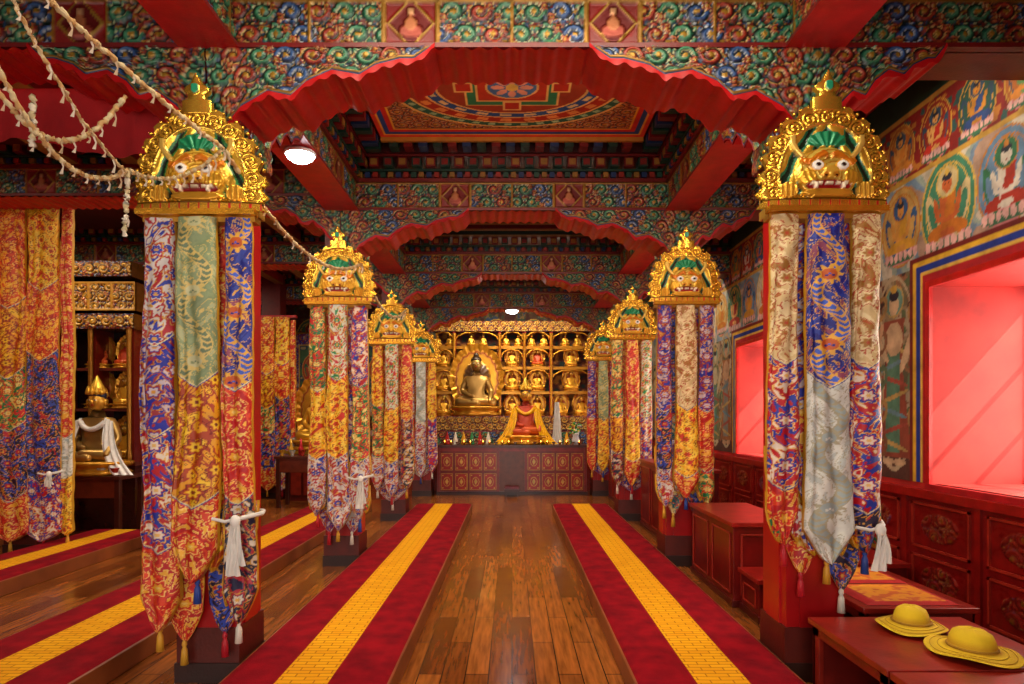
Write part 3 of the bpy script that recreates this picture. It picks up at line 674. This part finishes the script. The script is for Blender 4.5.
# ============================================================ STATUES
def body_obj(name,mat):
    bm=bmesh.new(); L=bm.verts.layers.skin.verify()
    J={'pel':((0,0,.1),.17),'bel':((0,0,.27),.135),'che':((0,0,.45),.165),'nek':((0,-.01,.6),.06),'hd':((0,-.02,.7),.07),
    'sl':((-.19,0,.53),.075),'el':((-.27,-.02,.31),.055),'wl':((-.12,-.2,.22),.038),'pl':((-.02,-.25,.2),.035),
    'sr':((.19,0,.53),.075),'er':((.29,-.03,.31),.055),'wr':((.27,-.22,.16),.038),'pr':((.26,-.27,.09),.035),
    'kl':((-.37,-.14,.09),.1),'fl':((.1,-.3,.07),.055),'kr':((.37,-.14,.09),.1),'fr':((-.1,-.27,.13),.055)}
    V={k:bm.verts.new(p) for k,(p,r) in J.items()}
    for k,(p,r) in J.items(): V[k][L].radius=(r,r)
    V['pel'][L].use_root=True
    for a,c in (('pel','bel'),('bel','che'),('che','nek'),('nek','hd'),('che','sl'),('sl','el'),('el','wl'),('wl','pl'),('che','sr'),('sr','er'),('er','wr'),('wr','pr'),('pel','kl'),('kl','fl'),('pel','kr'),('kr','fr')):
        bm.edges.new((V[a],V[c]))
    me=bpy.data.meshes.new(name); bm.to_mesh(me); bm.free(); me.materials.append(mat); return me
def flatm(name,col,rough,metal):
    m=red_paint(name,col[0],col[1],rough); m.node_tree.nodes['Principled BSDF'].inputs['Metallic'].default_value=metal; return m
GST=flatm('gilt_bronze',('d0901c','f8c448'),.3,.65); DST=flatm('aged_bronze',('8a6a38','c09850'),.33,.65); YST=flatm('red_gilt_robe',('b02410','d86018'),.4,.2)
BODY={m.name:body_obj('seated_body_'+m.name,m) for m in (GST,DST,YST)}
def statue(name,loc,s,mat,robe=None,crown=True,head='f0bc48',hm=.6,flame=True,au='a04a18',parent=None,throne='d89a2c'):
    e=empty(name,loc); e.scale=(s,)*3
    if parent: e.parent=parent
    o=inst('body',BODY[mat.name],(0,0,.16),0,e); sk=o.modifiers.new('s','SKIN'); sk.use_smooth_shade=True; o.modifiers.new('ss','SUBSURF').levels=2; o.modifiers['ss'].render_levels=2
    b=MB(); hair='202848' if head!='b08c48' else '3a2c20'
    b.ell((0,-.03,.98),(.1,.105,.135),head,hm,n=20); b.ell((0,-.01,1.055),(.105,.11,.085),hair,.2,n=20); b.ell((0,-.01,1.15),(.05,.05,.05),hair,.2)
    b.ell((0,-.135,.965),(.014,.02,.03),head,hm,n=8)
    for sx in (-1,1):
        b.ell((sx*.04,-.125,.99),(.02,.012,.008),'f4f0e0',0,n=8); b.ell((sx*.04,-.134,.99),(.008,.006,.007),'201008',0,n=8)
        b.ell((sx*.105,-.02,.96),(.015,.02,.05),head,hm,n=8)
    b.ell((0,-.128,.925),(.025,.012,.008),'a02820',0,n=8)
    if crown:
        for k in range(5):
            a=pi*(-.5)+(k-2)*.5; x,y=.11*math.cos(a),.11*math.sin(a)-.02
            b.lathe([(.002,0),(.03,.01),(.025,.05),(.002,.12)],(x,y,1.06),'f8c848',.7,n=8)
    b.lathe([(.001,0),(.42,0),(.46,.03),(.43,.06),(.36,.08),(.43,.12),(.47,.15),(.45,.18),(.001,.18)],(0,-.08,0),throne,.6,n=40,lobes=14,lamp=.05,sy=.75)
    if flame:
        th=np.linspace(-.25*pi,1.25*pi,72); r=np.linspace(0,1,14)[:,None]
        R=(.50+.035*np.abs(np.sin(th*9)))*r; X=R*np.cos(th); Z=.72+R*np.sin(th)*1.28
        C=np.zeros(X.shape+(4,)); C[...,:3]=lin(au); C[7:,:,:3]=lin('f0b038'); C[7:,:,3]=.7; C[10,:,:3]=lin('7a2014'); C[10,:,3]=0
        b.grid(np.stack([X,.2-.04*np.sin(r*7+th*0)+.015*np.sin(th*30)*(r>.6),Z],-1),C)
        b.grid(np.stack([X,.22+0*X,Z],-1),C,flip=True)
    if robe:
        t=np.linspace(0,1,26)[:,None]
        for sd in (-1,1):
            u=np.linspace(0,1,20)[None]
            xi=.15+.05*t+.18*t**3; xo=.27+.16*t+.2*t**3
            x=sd*(xi+(xo-xi)*u); y=-.1-.16*np.sin(t*pi*.6)*(1-.35*u)+.014*np.sin(u*17+t*2)-.06*t**4; z=.76-.06*u*(1-t)-.75*t
            b.grid(np.stack([x,y,z],-1),robe,flip=sd>0)
        tt=np.linspace(-.25*pi,-.75*pi,14); b.tube(np.stack([.21*np.cos(tt)*1.1,.16*np.sin(tt),.72-.12*np.cos((tt+pi/2)*1.8)],-1),.035,robe,n=10)
        b.lathe([(.09,0),(.11,.03),(.085,.09),(.06,.14),(.03,.2),(.002,.25)],(0,-.02,1.08),'f8c848',.7,n=16,lobes=5,lamp=.1)
    b.obj('head_and_throne',GOLD,e)
    return e

# ============================================================ ALTAR
AY=13.45; AW=1.6
e=empty('altar_counter',(0,0,0))
c=Cv(-AW,AW,.02,1.02,.011,'7a100c')
c.rect(-AW,AW,.94,1.0,'9a1812'); c.rect(-.28,.28,.05,.92,'6b2c16')
for g in (-1,1):
    for i in range(4):
        for j in range(2):
            x=g*(.47+i*.31); z=.28+j*.43
            c.rect(x-.13,x+.13,z-.18,z+.18,'c8943c',.3); c.rect(x-.118,x+.118,z-.168,z+.168,'a8120c')
            c.ell(x,z,.075,.1,'d8a848',ring=.14,metal=.3)
            c.poly([(x,z+.07),(x+.04,z),(x,z-.07),(x-.04,z)],'d8a848')
            for a in range(4): c.ell(x+.09*(1 if a%2 else -1),z+.135*(1 if a//2 else -1),.014,.016,'d8a848')
b=MB(); b.box(-AW,AW,AY,AY+.7,0,1.02,'7d1712')
b.grid(np.stack([c.U,np.full(c.U.shape,AY-.006),c.V],-1),c.C)
b.box(-AW-.04,AW+.04,AY-.05,AY+.73,1.02,1.07,'5a1c10'); b.box(-AW-.02,AW+.02,AY-.03,AY,0,.07,'3a100a')
for x in (-AW+.02,-.3,.3,AW-.02): b.box(x-.03,x+.03,AY-.025,AY,.07,1.02,'8a1c14')
b.obj('cabinet_body',LACQ,e)
b=MB()
for k in range(22):
    x=-1.45+k*.138
    b.lathe([(.001,0),(.028,0),(.02,.02),(.045,.06),(.05,.065),(.04,.055),(.001,.03)],(x,AY+.01,1.07),('e8b848','d8d8d0')[k%3==2],.9,n=14)
    if k%3!=2: b.lathe([(.001,.055),(.008,.07),(.001,.1)],(x,AY+.01,1.07),'ffb040',n=8,mi=1)
b.obj('offering_bowls_and_butter_lamps',[GOLD,FLAME])
# torma and offering row on the counter
b=MB()
for k,x in enumerate((-1.42,-1.24,-1.06,-.88,-.7,-.52,1.2)):
    col=('c82020','f0e8d8','e8a820','2f8a50')[k%4]
    b.lathe([(.001,0),(.06,0),(.065,.03),(.05,.05),(.055,.09),(.035,.17),(.012,.26),(.001,.28)],(x,AY+.25,1.07),col,0,n=16)
    for a in range(5): b.ell((x+.05*math.cos(a*1.256),AY+.25+.05*math.sin(a*1.256),1.17),(.016,.016,.016),('f4f0e0','f0c030')[a%2],n=8)
b.obj('torma_offerings',MATTE)
RY=15.2
e=empty('altar_shrine_cabinet',(0,0,0)); b=MB()
b.box(-1.95,1.95,RY+.35,YB-.02,0,4.0,'5a1c10')
b.box(-1.95,1.95,14.22,RY+.36,0,1.35,'7a1c12')
b.box(-1.95,1.95,14.42,RY+.36,1.35,1.7,'8e2414')
xs=[-1.95,-1.4,-.3,.3,.95,1.95]
for x in xs: 
    b.box(x-.04,x+.04,RY-.02,RY+.36,1.7,3.75,'9a1c14'); b.lathe([(.03,0),(.045,.1),(.03,.2),(.035,1.8),(.05,2.0)],(x,RY-.05,1.7),'d8982c',.7,n=10)
for z in (2.25,2.85,3.35):
    for i in range(5):
        if i==1 and z<3: continue
        b.box(xs[i]+.04,xs[i+1]-.04,RY+.02,RY+.36,z,z+.05,'9a2018'); b.box(xs[i]+.04,xs[i+1]-.04,RY,RY+.03,z-.02,z+.05,'c88c2c',.6)
for i in range(5):
    x0,x1=xs[i]+.05,xs[i+1]-.05; cx=(x0+x1)/2; w=(x1-x0)/2
    for z in (2.85,3.35,3.78):
        if i==1 and z<3: continue
        t=np.linspace(0,pi,24); b.tube(np.stack([cx+w*np.cos(t),np.full(24,RY-.01),z-.22+.17*np.sin(t)+.02*np.abs(np.sin(t*5))],-1),.02,'d8982c',.7)
b.obj('shelves_and_columns',GOLD,e)
b=MB(); GP=('b8741c','e8a830','f8e090','f0c450')
U,V=np.meshgrid(np.linspace(-1.95,1.95,330),np.linspace(3.75,4.0,24)); C,h=scroll(U,V-3.875,.25,'6a1a10',.2,2,GP,False)
b.grid(np.stack([U,RY-.06-h*.03,V],-1),C)
U,V=np.meshgrid(np.linspace(-1.95,1.95,330),np.linspace(1.36,1.69,30)); C,h=scroll(U,V-1.525,.33,'6a1a10',.2,6,GP,False); b.grid(np.stack([U,14.40-h*.02,V],-1),C)
U,V=np.meshgrid(np.linspace(-1.95,1.95,330),np.linspace(1.05,1.34,30)); C,h=scroll(U,V-1.2,.29,'5a1c10',.2,7); b.grid(np.stack([U,14.2-h*.02,V],-1),C)
b.obj('carved_frieze',MURAL,e)
c=Cv(-1.95,1.95,1.7,3.75,.02,'5a2414'); n=vnoise(c.U*9,c.V*9,3); put(c.C,n>.5,'8a5018'); put(c.C,n>.68,'c89030'); put(c.C,n<.25,'1a3a34')
b=MB(); b.grid(np.stack([c.U,np.full(c.U.shape,RY+.34),c.V],-1),c.C); b.obj('painted_back',MURAL,e)
statue('bronze_buddha_statue',(-.85,14.86,1.7),1.25,DST,head='b08c48',hm=.5,crown=False,au='5a3c20',parent=e)
statue('gilded_robed_statue',(.3,13.9,1.07),1.12,YST,robe='f4b810',head='f0bc48',flame=False)
for x,z,s in ((-1.67,1.7,.42),(-1.67,2.3,.4),(.0,2.3,.42),(.62,2.3,.42),(1.45,2.3,.44),(1.2,1.7,.42),(1.7,1.7,.42),(.0,1.7,.4),(.62,1.7,.42)):
    statue('small_gilded_statue',(x,RY+.12,z),s,GST,parent=e)
for i in range(5):
    cx=(xs[i]+xs[i+1])/2
    if i!=1: statue('small_gilded_statue',(cx,RY+.12,2.9),.36,(GST,YST)[i%2],parent=e)
    statue('small_gilded_statue',(cx-.15,RY+.12,3.4),.26,GST,flame=False,parent=e); statue('small_gilded_statue',(cx+.15,RY+.12,3.4),.26,GST,flame=False,parent=e)
b=MB(); 
t=np.linspace(0,1,20)[:,None]; u=np.linspace(-1,1,25)[None]
b.grid(np.stack([1.0+u*(.05+.06*t),13.9-.02*np.sin(u*12)-.06*t,2.0-.93*t+0*u],-1),'f0eee8'); b.lathe([(.02,0),(.02,.95),(.03,.97)],(1.0,13.93,1.07),'d8a030',.8,n=10)
b.obj('white_khata_offering',MATTE)
b=MB(); b.lathe([(.001,0),(.05,0),(.09,.1),(.06,.18),(.08,.22)],(1.4,13.75,1.07),'e8e8f0',0,n=16)
for k in range(44):
    a=random.random()*6.28; r=random.random()*.14; z=1.3+random.random()*.24
    b.ell((1.4+r*math.cos(a),13.75+r*math.sin(a),z),(.03,.03,.022),('2f8a3a','3f9a40','f4f4f0','e8d840')[k%4],n=8)
b.obj('flower_vase',MATTE)
b=MB(); b.box(-.16,.16,AY-.4,AY-.15,.1,.16,'4a1410'); 
for sx in(-.14,.11):
    for sy in (AY-.39,AY-.19): b.box(sx,sx+.03,sy,sy+.03,0,.1,'3a100c')
b.box(-.15,.15,AY-.39,AY-.16,.16,.2,'7a1830'); b.obj('offering_stool',LACQ)

# ============================================================ RIGHT FURNITURE
def bench(name,x0,x1,y0,y1,z,nopen,col='7c1a12'):
    e=empty(name,(0,0,0)); b=MB(); t=.035
    b.box(x0-.02,x1+.02,y0-.02,y1+.02,z-t,z,'9a2418')
    b.box(x1-.02,x1,y0,y1,0,z-t,col); b.box(x0,x1,y0,y0+t,0,z-t,col); b.box(x0,x1,y1-t,y1,0,z-t,col)
    L=(y1-y0)/nopen
    for k in range(nopen+1):
        y=min(max(y0+k*L,y0+.04),y1-.04); b.box(x0,x0+.03,y-.035,y+.035,.0,z-t,'8a2014'); b.box(x0+.03,x1-.02,y-.012,y+.012,0,z-t,col)
    b.box(x0,x0+.03,y0,y1,0,.07,'8a2014'); b.box(x0,x0+.03,y0,y1,z-t-.06,z-t,'8a2014'); b.box(x0,x1-.02,y0+t,y1-t,.07,.09,'5a120c')
    b.obj('frame',LACQ,e,bevel=.005); return e
e=bench('low_reading_bench',1.76,2.62,1.9,2.86,.48,1); e3=bench('low_reading_bench',1.76,2.62,2.92,3.66,.48,1); e2=bench('low_reading_bench',2.18,2.86,3.86,4.9,.48,2)
def mat_cloth(x0,x1,y0,y1,z,parent,seed):
    b=MB(); U,V=np.meshgrid(np.linspace(x0,x1,40),np.linspace(y0,y1,50))
    C=np.zeros(U.shape+(4,)); C[...,:3]=lin('c01c1c'); uu=(U-x0)/(x1-x0); vv=(V-y0)/(y1-y0)
    m=(uu>.12)&(uu<.88)&(vv>.08)&(vv<.92); C[m,:3]=lin('f0a010'); n=vnoise(U*30,V*30,seed); C[m&(n>.6),:3]=lin('d8681c')
    h=.018*np.minimum(1,np.minimum(np.minimum(uu,1-uu)*14,np.minimum(vv,1-vv)*14)); b.grid(np.stack([U,V,z+.002+h],-1),C); b.obj('seat_mat',MATTE,parent)
mat_cloth(2.22,2.8,4.42,4.86,.48,e2,3); mat_cloth(2.22,2.8,3.9,4.36,.48,e2,5)
def box_bench(name,x0,x1,y0,y1,z):
    b=MB(); b.box(x0,x1,y0,y1,0,z-.04,'7c120e'); b.box(x0-.025,x1+.025,y0-.025,y1+.025,z-.04,z,'a01c14')
    b.box(x0-.015,x1+.015,y0-.015,y1+.015,0,.06,'5a0e0a')
    n=max(1,int((y1-y0)/.55)); L=(y1-y0)/n
    for k in range(n):
        a,c_=y0+k*L+.06,y0+(k+1)*L-.06
        for z0,z1 in ((.1,.12),(z-.12,z-.1)): b.box(x0-.012,x0,a,c_,z0,z1,'a82a1a')
        for y in (a,c_-.02): b.box(x0-.012,x0,y,y+.02,.1,z-.1,'a82a1a')
    for x in (x0+.06,x1-.08): b.box(x,x+.02,y0-.012,y0,.1,z-.1,'a82a1a')
    b.box(x0+.06,x1-.06,y0-.012,y0,.1,.12,'a82a1a'); b.box(x0+.06,x1-.06,y0-.012,y0,z-.12,z-.1,'a82a1a')
    return b.obj(name,LACQ,bevel=.006)
box_bench('red_storage_bench',1.93,2.5,5.45,6.7,.74)
box_bench('red_storage_bench',1.98,2.45,5.0,5.4,.36)
box_bench('red_storage_bench',2.85,3.35,5.3,7.8,.42)
box_bench('red_screen_cabinet',2.0,2.5,7.55,9.7,1.02)
box_bench('red_screen_cabinet',2.0,2.5,10.6,12.9,.8)

def hat(loc,r,tilt,seed):
    b=MB(); N=56; th=np.linspace(0,2*pi,N,endpoint=False)
    pr=[(.001,.185),(.05,.183),(.09,.172),(.125,.15),(.145,.11),(.155,.065),(.162,.035),(.2,.025),(.26,.012),(.3,.004),(.31,.0),(.3,-.004),(.2,.01),(.16,.02)]
    pr=np.array(pr)*r/.31; n=len(pr)
    R=np.repeat(pr[:,0][:,None],N,1); wv=np.clip((R/r-.55),0,1)*.12*r
    crown=np.clip(1-R/r*2,0,1)
    Zz=pr[:,1][:,None]+wv*np.sin(3*th+seed)+wv*.5-.03*r*crown*np.abs(np.sin(th*3)); R=R*(1+.03*np.sin(2*th+seed)+.012*np.sin(6*th))
    P=np.stack([R*np.cos(th),R*.94*np.sin(th),Zz+.02],-1)
    C=np.zeros(P.shape[:2]+(4,)); C[...,:3]=lin('f0cc18'); C[5:7,:,:3]=lin('d0a010')
    for k in (8,): C[k,:,:3]=lin('dcb414')
    b.grid(P,C,wrap=True,flip=True)
    t=np.linspace(0,2*pi,50); b.tube(np.stack([.162*r/.31*np.cos(t),.152*r/.31*np.sin(t),np.full(50,.045*r/.31+.02)],-1),.006,'a87c10')
    for rr in (.22,.27): b.tube(np.stack([rr*r/.31*np.cos(t)*(1+.03*np.sin(2*t+seed)),rr*.94*r/.31*np.sin(t)*(1+.03*np.sin(2*t+seed)),np.interp(rr,[.2,.26,.3],[.025,.012,.004])*r/.31+.022+np.clip(rr/.31-.55,0,1)*.12*r*(np.sin(3*t+seed)+.5)],-1),.002,'c8a010',n=5)
    o=b.obj('yellow_sun_hat',MATTE); o.location=loc; o.rotation_euler=(tilt,0,seed); return o
hat((2.21,3.46,.482),.19,.0,.6); hat((2.26,3.07,.482),.2,0,2.1)

# ============================================================ LEFT SIDE THINGS
e=empty('gilded_shrine_gallery',(0,0,0)); b=MB(); X0,X1,Y0=-7.9,-5.55,9.2
b.box(X0,X1,Y0,Y0+.6,0,.95,'3a120c'); b.box(X0-.03,X1+.03,Y0-.04,Y0+.62,.95,1.0,'5a2014')
b.box(X0,X1,Y0+.4,Y0+.55,1.0,4.0,'240c0a')
for k in range(5): x=X0+.05+k*(X1-X0-.1)/4; b.box(x-.05,x+.05,Y0-.02,Y0+.4,1.0,3.0,'6a1810'); b.lathe([(.03,0),(.045,.1),(.03,.2),(.035,1.8),(.045,2.0)],(x,Y0-.06,1.0),'a87428',.7,n=10)
for z in (1.75,2.35): b.box(X0+.05,X1-.05,Y0+.05,Y0+.4,z,z+.04,'5a1c12')
for z,h,o in ((2.95,.22,.1),(3.22,.42,.04),(3.7,.22,.16)):
    U,V=np.meshgrid(np.linspace(X0-.05,X1+.05,240),np.linspace(z,z+h,max(20,int(h/.012)))); C,hh=scroll(U,V-z-h/2,h,'3a1a0c',.2,3,('9a641c','c89030','f0d080','d8a038'),False)
    if h>.3:
        k=((U-X0)%.34)/.34; bar=(k<.12)|(V>z+h-.03)|(V<z+.03); C[bar,:3]=lin('c08a30'); hh[bar]=1.2
    b.box(X0-.05,X1+.05,Y0-o,Y0+.4,z,z+h,'6a4214',.4); b.grid(np.stack([U,Y0-o-.01-hh*.03,V],-1),C)
b.obj('carved_gallery',GOLD,e)
for x in (-7.6,-7.02,-6.2,-5.8): 
    statue('small_gilded_statue',(x,Y0+.2,1.79),.42,GST,parent=e); statue('small_gilded_statue',(x,Y0+.2,2.39),.38,YST,parent=e)
for x in (-7.6,-7.02,-5.8): statue('small_gilded_statue',(x,Y0+.2,1.0),.5,GST,parent=e)
def table(name,x0,x1,y0,y1,z,skip=None):
    e=empty(name,(0,0,0)); b=MB(); b.box(x0,x1,y0,y1,z-.05,z,'5a2412'); b.box(x0+.05,x1-.05,y0+.04,y0+.06,z-.3,z-.05,'7a3018')
    for x in(x0+.03,x1-.1):
        for y in (y0+.03,y1-.1): b.box(x,x+.07,y,y+.07,0,z-.05,'4a1c0e')
    b.obj('table_frame',LACQ,e,bevel=.005)
    b=MB(); k=0; x=x0+.12
    while x<x1-.1:
        b.lathe([(.001,0),(.04,0),(.025,.03),(.06,.1),(.065,.11),(.05,.08),(.001,.05)],(x,y0+.1,z),('e8b848','e8e8e0','c84030')[k%3],.6,n=12)
        if not skip or not(skip[0]<x<skip[1]): b.lathe([(.001,0),(.05,0),(.05,.12),(.02,.2),(.025,.3),(.001,.3)],(x+.04,y1-.15,z),('d8a030','c82030','e8e0d0','2f7a50')[k%4],.3,n=12)
        x+=.19;k+=1
    b.obj('offerings',GOLD,e); return e
te=table('offering_table',-6.5,-5.3,8.45,9.1,.86,(-6.6,-5.4)); table('offering_table',-4.35,-3.55,11.4,12.0,.95)
statue('white_draped_statue',(-5.85,8.84,.86),1.05,DST,robe='eceae6',au='28404a',flame=False,parent=te)
statue('large_gilded_statue',(-3.95,12.85,1.0),1.15,GST)
b=MB(); b.box(-4.45,-3.4,12.4,13.3,0,.94,'6a1c12'); b.box(-4.5,-3.35,12.35,13.35,.94,1.0,'b88a2c',.5)
for k in range(4): b.box(-4.38+k*.25,-4.18+k*.25,12.38,12.4,.12,.82,'a02c1c')
b.obj('statue_plinth',LACQ)
def chair(loc):
    b=MB(); x,y=loc
    b.box(x-.28,x+.28,y-.25,y+.25,.4,.46,'4a1a10'); b.box(x-.28,x+.28,y+.2,y+.25,.46,.95,'5a2014')
    for a in (-.28,.22):
        for c_ in (-.25,.19): b.box(x+a,x+a+.06,y+c_,y+c_+.06,0,.4,'3a140c')
        b.box(x+a,x+a+.06,y-.25,y+.2,.62,.66,'5a2014'); b.box(x+a,x+a+.06,y-.25,y-.19,.46,.62,'4a1a10')
    b.box(x-.22,x+.22,y-.2,y+.18,.46,.52,'a82a20'); b.obj('carved_wooden_chair',LACQ,bevel=.006)
chair((-4.3,8.0)); chair((-4.1,9.2))
def thangka(x,y,z0,z1,w,seed,rot=0,pal='redg'):
    c=Cv(-w/2,w/2,z0,z1,.014,'203050'); c.C[:]=brocade(c.U,c.V,P_[pal],seed)
    h=z1-z0; c.rect(-w*.34,w*.34,z0+h*.25,z1-h*.14,'e0b040'); c.rect(-w*.32,w*.32,z0+h*.26,z1-h*.15,'2a4a68')
    n=vnoise(c.U*12,c.V*12,seed); m=(np.abs(c.U)<w*.32)&(c.V>z0+h*.26)&(c.V<z1-h*.15); put(c.C,m&(n>.6),'4a7a50'); put(c.C,m&(n<.3),'b8a878')
    deity(c,0,(z0+z1)/2+h*.06,w*.55,robe='c83018',au='c84a20')
    b=MB(); b.grid(np.stack([c.U,.015*np.sin(c.U*9),c.V],-1),c.C)
    for z in (z0,z1): b.tube([(-w/2-.06,0,z),(0,0,z),(w/2+.06,0,z)],.02,'c89030',.7)
    o=b.obj('thangka_scroll',FAB); o.location=(x,y,0); o.rotation_euler=(0,0,rot)
thangka(-3.3,15.85,1.7,3.8,1.2,3,0,'greenw'); thangka(-5.0,15.85,1.7,3.8,1.2,5,0,'blue'); thangka(-6.8,15.85,1.7,3.8,1.2,7,0,'redg'); thangka(2.75,15.85,1.7,3.6,1.1,9,0,'yel')
for i,(y,p) in enumerate(((6.6,'orange'),(8.3,'blue'),(12.3,'redw'),(14,'greenw'))): thangka(XL+.08,y,1.4,3.6,1.15,11+i,pi/2,p)

# ============================================================ GARLANDS
def cat(p,q,sag,n=26):
    p=np.array(p);q=np.array(q);t=np.linspace(0,1,n)[:,None]; r=p+(q-p)*t; r[:,2]-=(4*sag*t*(1-t))[:,0]; return r
b=MB(); rs=np.random.RandomState(5)
def garland(p,q,sag,col='cfa468',r=.009,n=110):
    P=cat(p,q,sag,n); P+=rs.randn(n,3)*.003
    rad=r*(.6+.5*np.abs(np.sin(np.arange(n)*.9))+.2*rs.rand(n))
    C=np.zeros((n,8,4)); base=lin(col); alt=lin('e0cc9c')
    for i in range(n): C[i,:,:3]=base if (i//4)%2 else alt
    b.tube(P,rad,C,n=8)
    for i in range(2,n-1,9):
        l=.03+.05*rs.rand(); x,y,z=P[i]; w=.006
        b.grid(np.array([[(x-w,y,z),(x+w,y,z)],[(x-w+.01,y+.01,z-l/2),(x+w+.012,y,z-l/2)],[(x-w,y,z-l),(x+w,y+.01,z-l)]]),('f0dcc0','e8c8a0')[i%2])
A0=(-1.95,2.3,3.42);K1=(-1.66,3.6,3.2);K2=(-1.62,6.7,3.3);K3=(-1.66,9.78,3.35)
garland(A0,K1,.03,r=.012); garland(K1,K2,.28,n=160,r=.013); garland(K2,K3,.3,n=160,r=.013)
garland((-2.35,2.7,3.45),(-2.12,3.45,3.02),.3,r=.012); garland((-2.6,2.9,3.6),(-1.98,3.2,3.3),.42,r=.012); garland(A0,(-2.12,3.45,3.0),.1,r=.008)
garland((-2.12,3.45,3.02),(-2.14,3.45,2.66),.0,n=30,col='f0e4cc',r=.014); garland(K1,(-2.12,3.45,3.02),.1,r=.01)
garland((-2.3,3.0,3.2),(-2.3,3.0,2.95),.0,n=24,col='f0e4cc',r=.014)
b.obj('paper_streamer_garland',MATTE)
b=MB(); U,T=np.meshgrid(np.linspace(-8.4,-2.4,200),np.linspace(0,1,12))
Pc=np.stack([U,4.42+.03*np.sin(U*22)*T,3.98-(.42+.06*np.sin(U*4))*T],-1)
b.grid(Pc,'a80a12',flip=True); b.obj('red_cloth_valance',MATTE)

# ============================================================ LAMPS
def clamp(loc,r,par=None):
    e=empty('ceiling_lamp',loc); b=MB(); b.lathe([(.001,0),(r*1.1,0),(r*1.12,-.02),(r*1.05,-.03),(r,-.025)],(0,0,0),'e8e8e8',.3,n=28); b.obj('housing',GOLD,e)
    b=MB(); b.lathe([(.001,-.085),(r*.6,-.075),(r*.9,-.05),(r,-.026)],(0,0,0),'fff8f0',n=28); b.obj('diffuser',LAMPM,e)
clamp((-1.83,5.4,3.945),.12); clamp((0,13.1,3.92),.13)

def area(name,loc,rot,sx,sy,e,col):
    l=bpy.data.lights.new(name,'AREA'); l.shape='RECTANGLE'; l.size=sx; l.size_y=sy; l.energy=e; l.color=col
    o=bpy.data.objects.new(name,l); SC.collection.objects.link(o); o.location=loc; o.rotation_euler=rot
    return o
W1=(1,.84,.64)
area('front_fill',(0,-2.2,2.0),(pi/2,0,0),2.2,2.6,175,(1,.92,.82))  # unseen fill added behind the camera for frontal light
area('front_fill_left',(-4.5,-2.2,2.4),(pi/2,0,0),4,2.6,110,(1,.9,.8))  # second added fill, lights the left aisle from in front of solid wall
for y,e_ in ((ROWS[0]+.45,75),(ROWS[1]+.45,68),(ROWS[2]+.45,68)):
    area('nave_fill',(0,y,4.46),(0,0,0),2.2,.2,e_,W1)  # added overhead fill tucked behind the cross beam, no fixture there
    area('aisle_fill',(-3.4,y+.3,4.4),(0,0,0),1.6,.2,55,W1); area('aisle_fill',(-6.6,y+.3,4.4),(0,0,0),1.2,.2,45,W1)  # invented fill for the left aisle, kept out of sight
    area('aisle_fill',(2.5,y+.1,4.4),(0,0,0),.6,.2,32,W1)  # same kind of added fill, right aisle
area('nave_fill',(0,3.0,4.4),(0,0,0),2.4,.3,75,W1)  # extra fill added over the near nave, above the view
area('mandala_fill',(0,4.4,4.12),(pi*.82,0,0),2.0,.06,9,W1)  # hidden light added only to brighten the ceiling panel
area('altar_fill',(0,13.85,4.35),(.45,0,0),2.8,.2,95,(1,.84,.6))  # added fill hidden behind the last beam, brightens the altar
sun=bpy.data.lights.new('sun','SUN'); sun.energy=11; sun.angle=.01; sun.color=(1,.88,.66)
so=bpy.data.objects.new('sun',sun); SC.collection.objects.link(so); d=Vector((-.6,.42,-.66)); so.rotation_euler=d.to_track_quat('-Z','Y').to_euler()
for i,(a,c_) in enumerate(WINS[:4]):
    area('window_skylight',(XR+WT+.05,(a+c_)/2,1.95),(0,pi/2,0),1.6,1.45,80,(1,.9,.74))
wd=bpy.data.worlds.new('World'); SC.world=wd; wd.use_nodes=True
bg=wd.node_tree.nodes['Background']; sky=wd.node_tree.nodes.new('ShaderNodeTexSky'); sky.sky_type='HOSEK_WILKIE'
wd.node_tree.links.new(sky.outputs[0],bg.inputs[0]); bg.inputs[1].default_value=.8

cam=bpy.data.cameras.new('cam'); cam.lens=625/1024*36; cam.sensor_width=36; cam.shift_y=76/1024; cam.clip_start=.05
co=bpy.data.objects.new('camera',cam); SC.collection.objects.link(co); co.location=(0,0,HC); co.rotation_euler=(pi/2,0,0); SC.camera=co
SC.view_settings.view_transform='Standard'
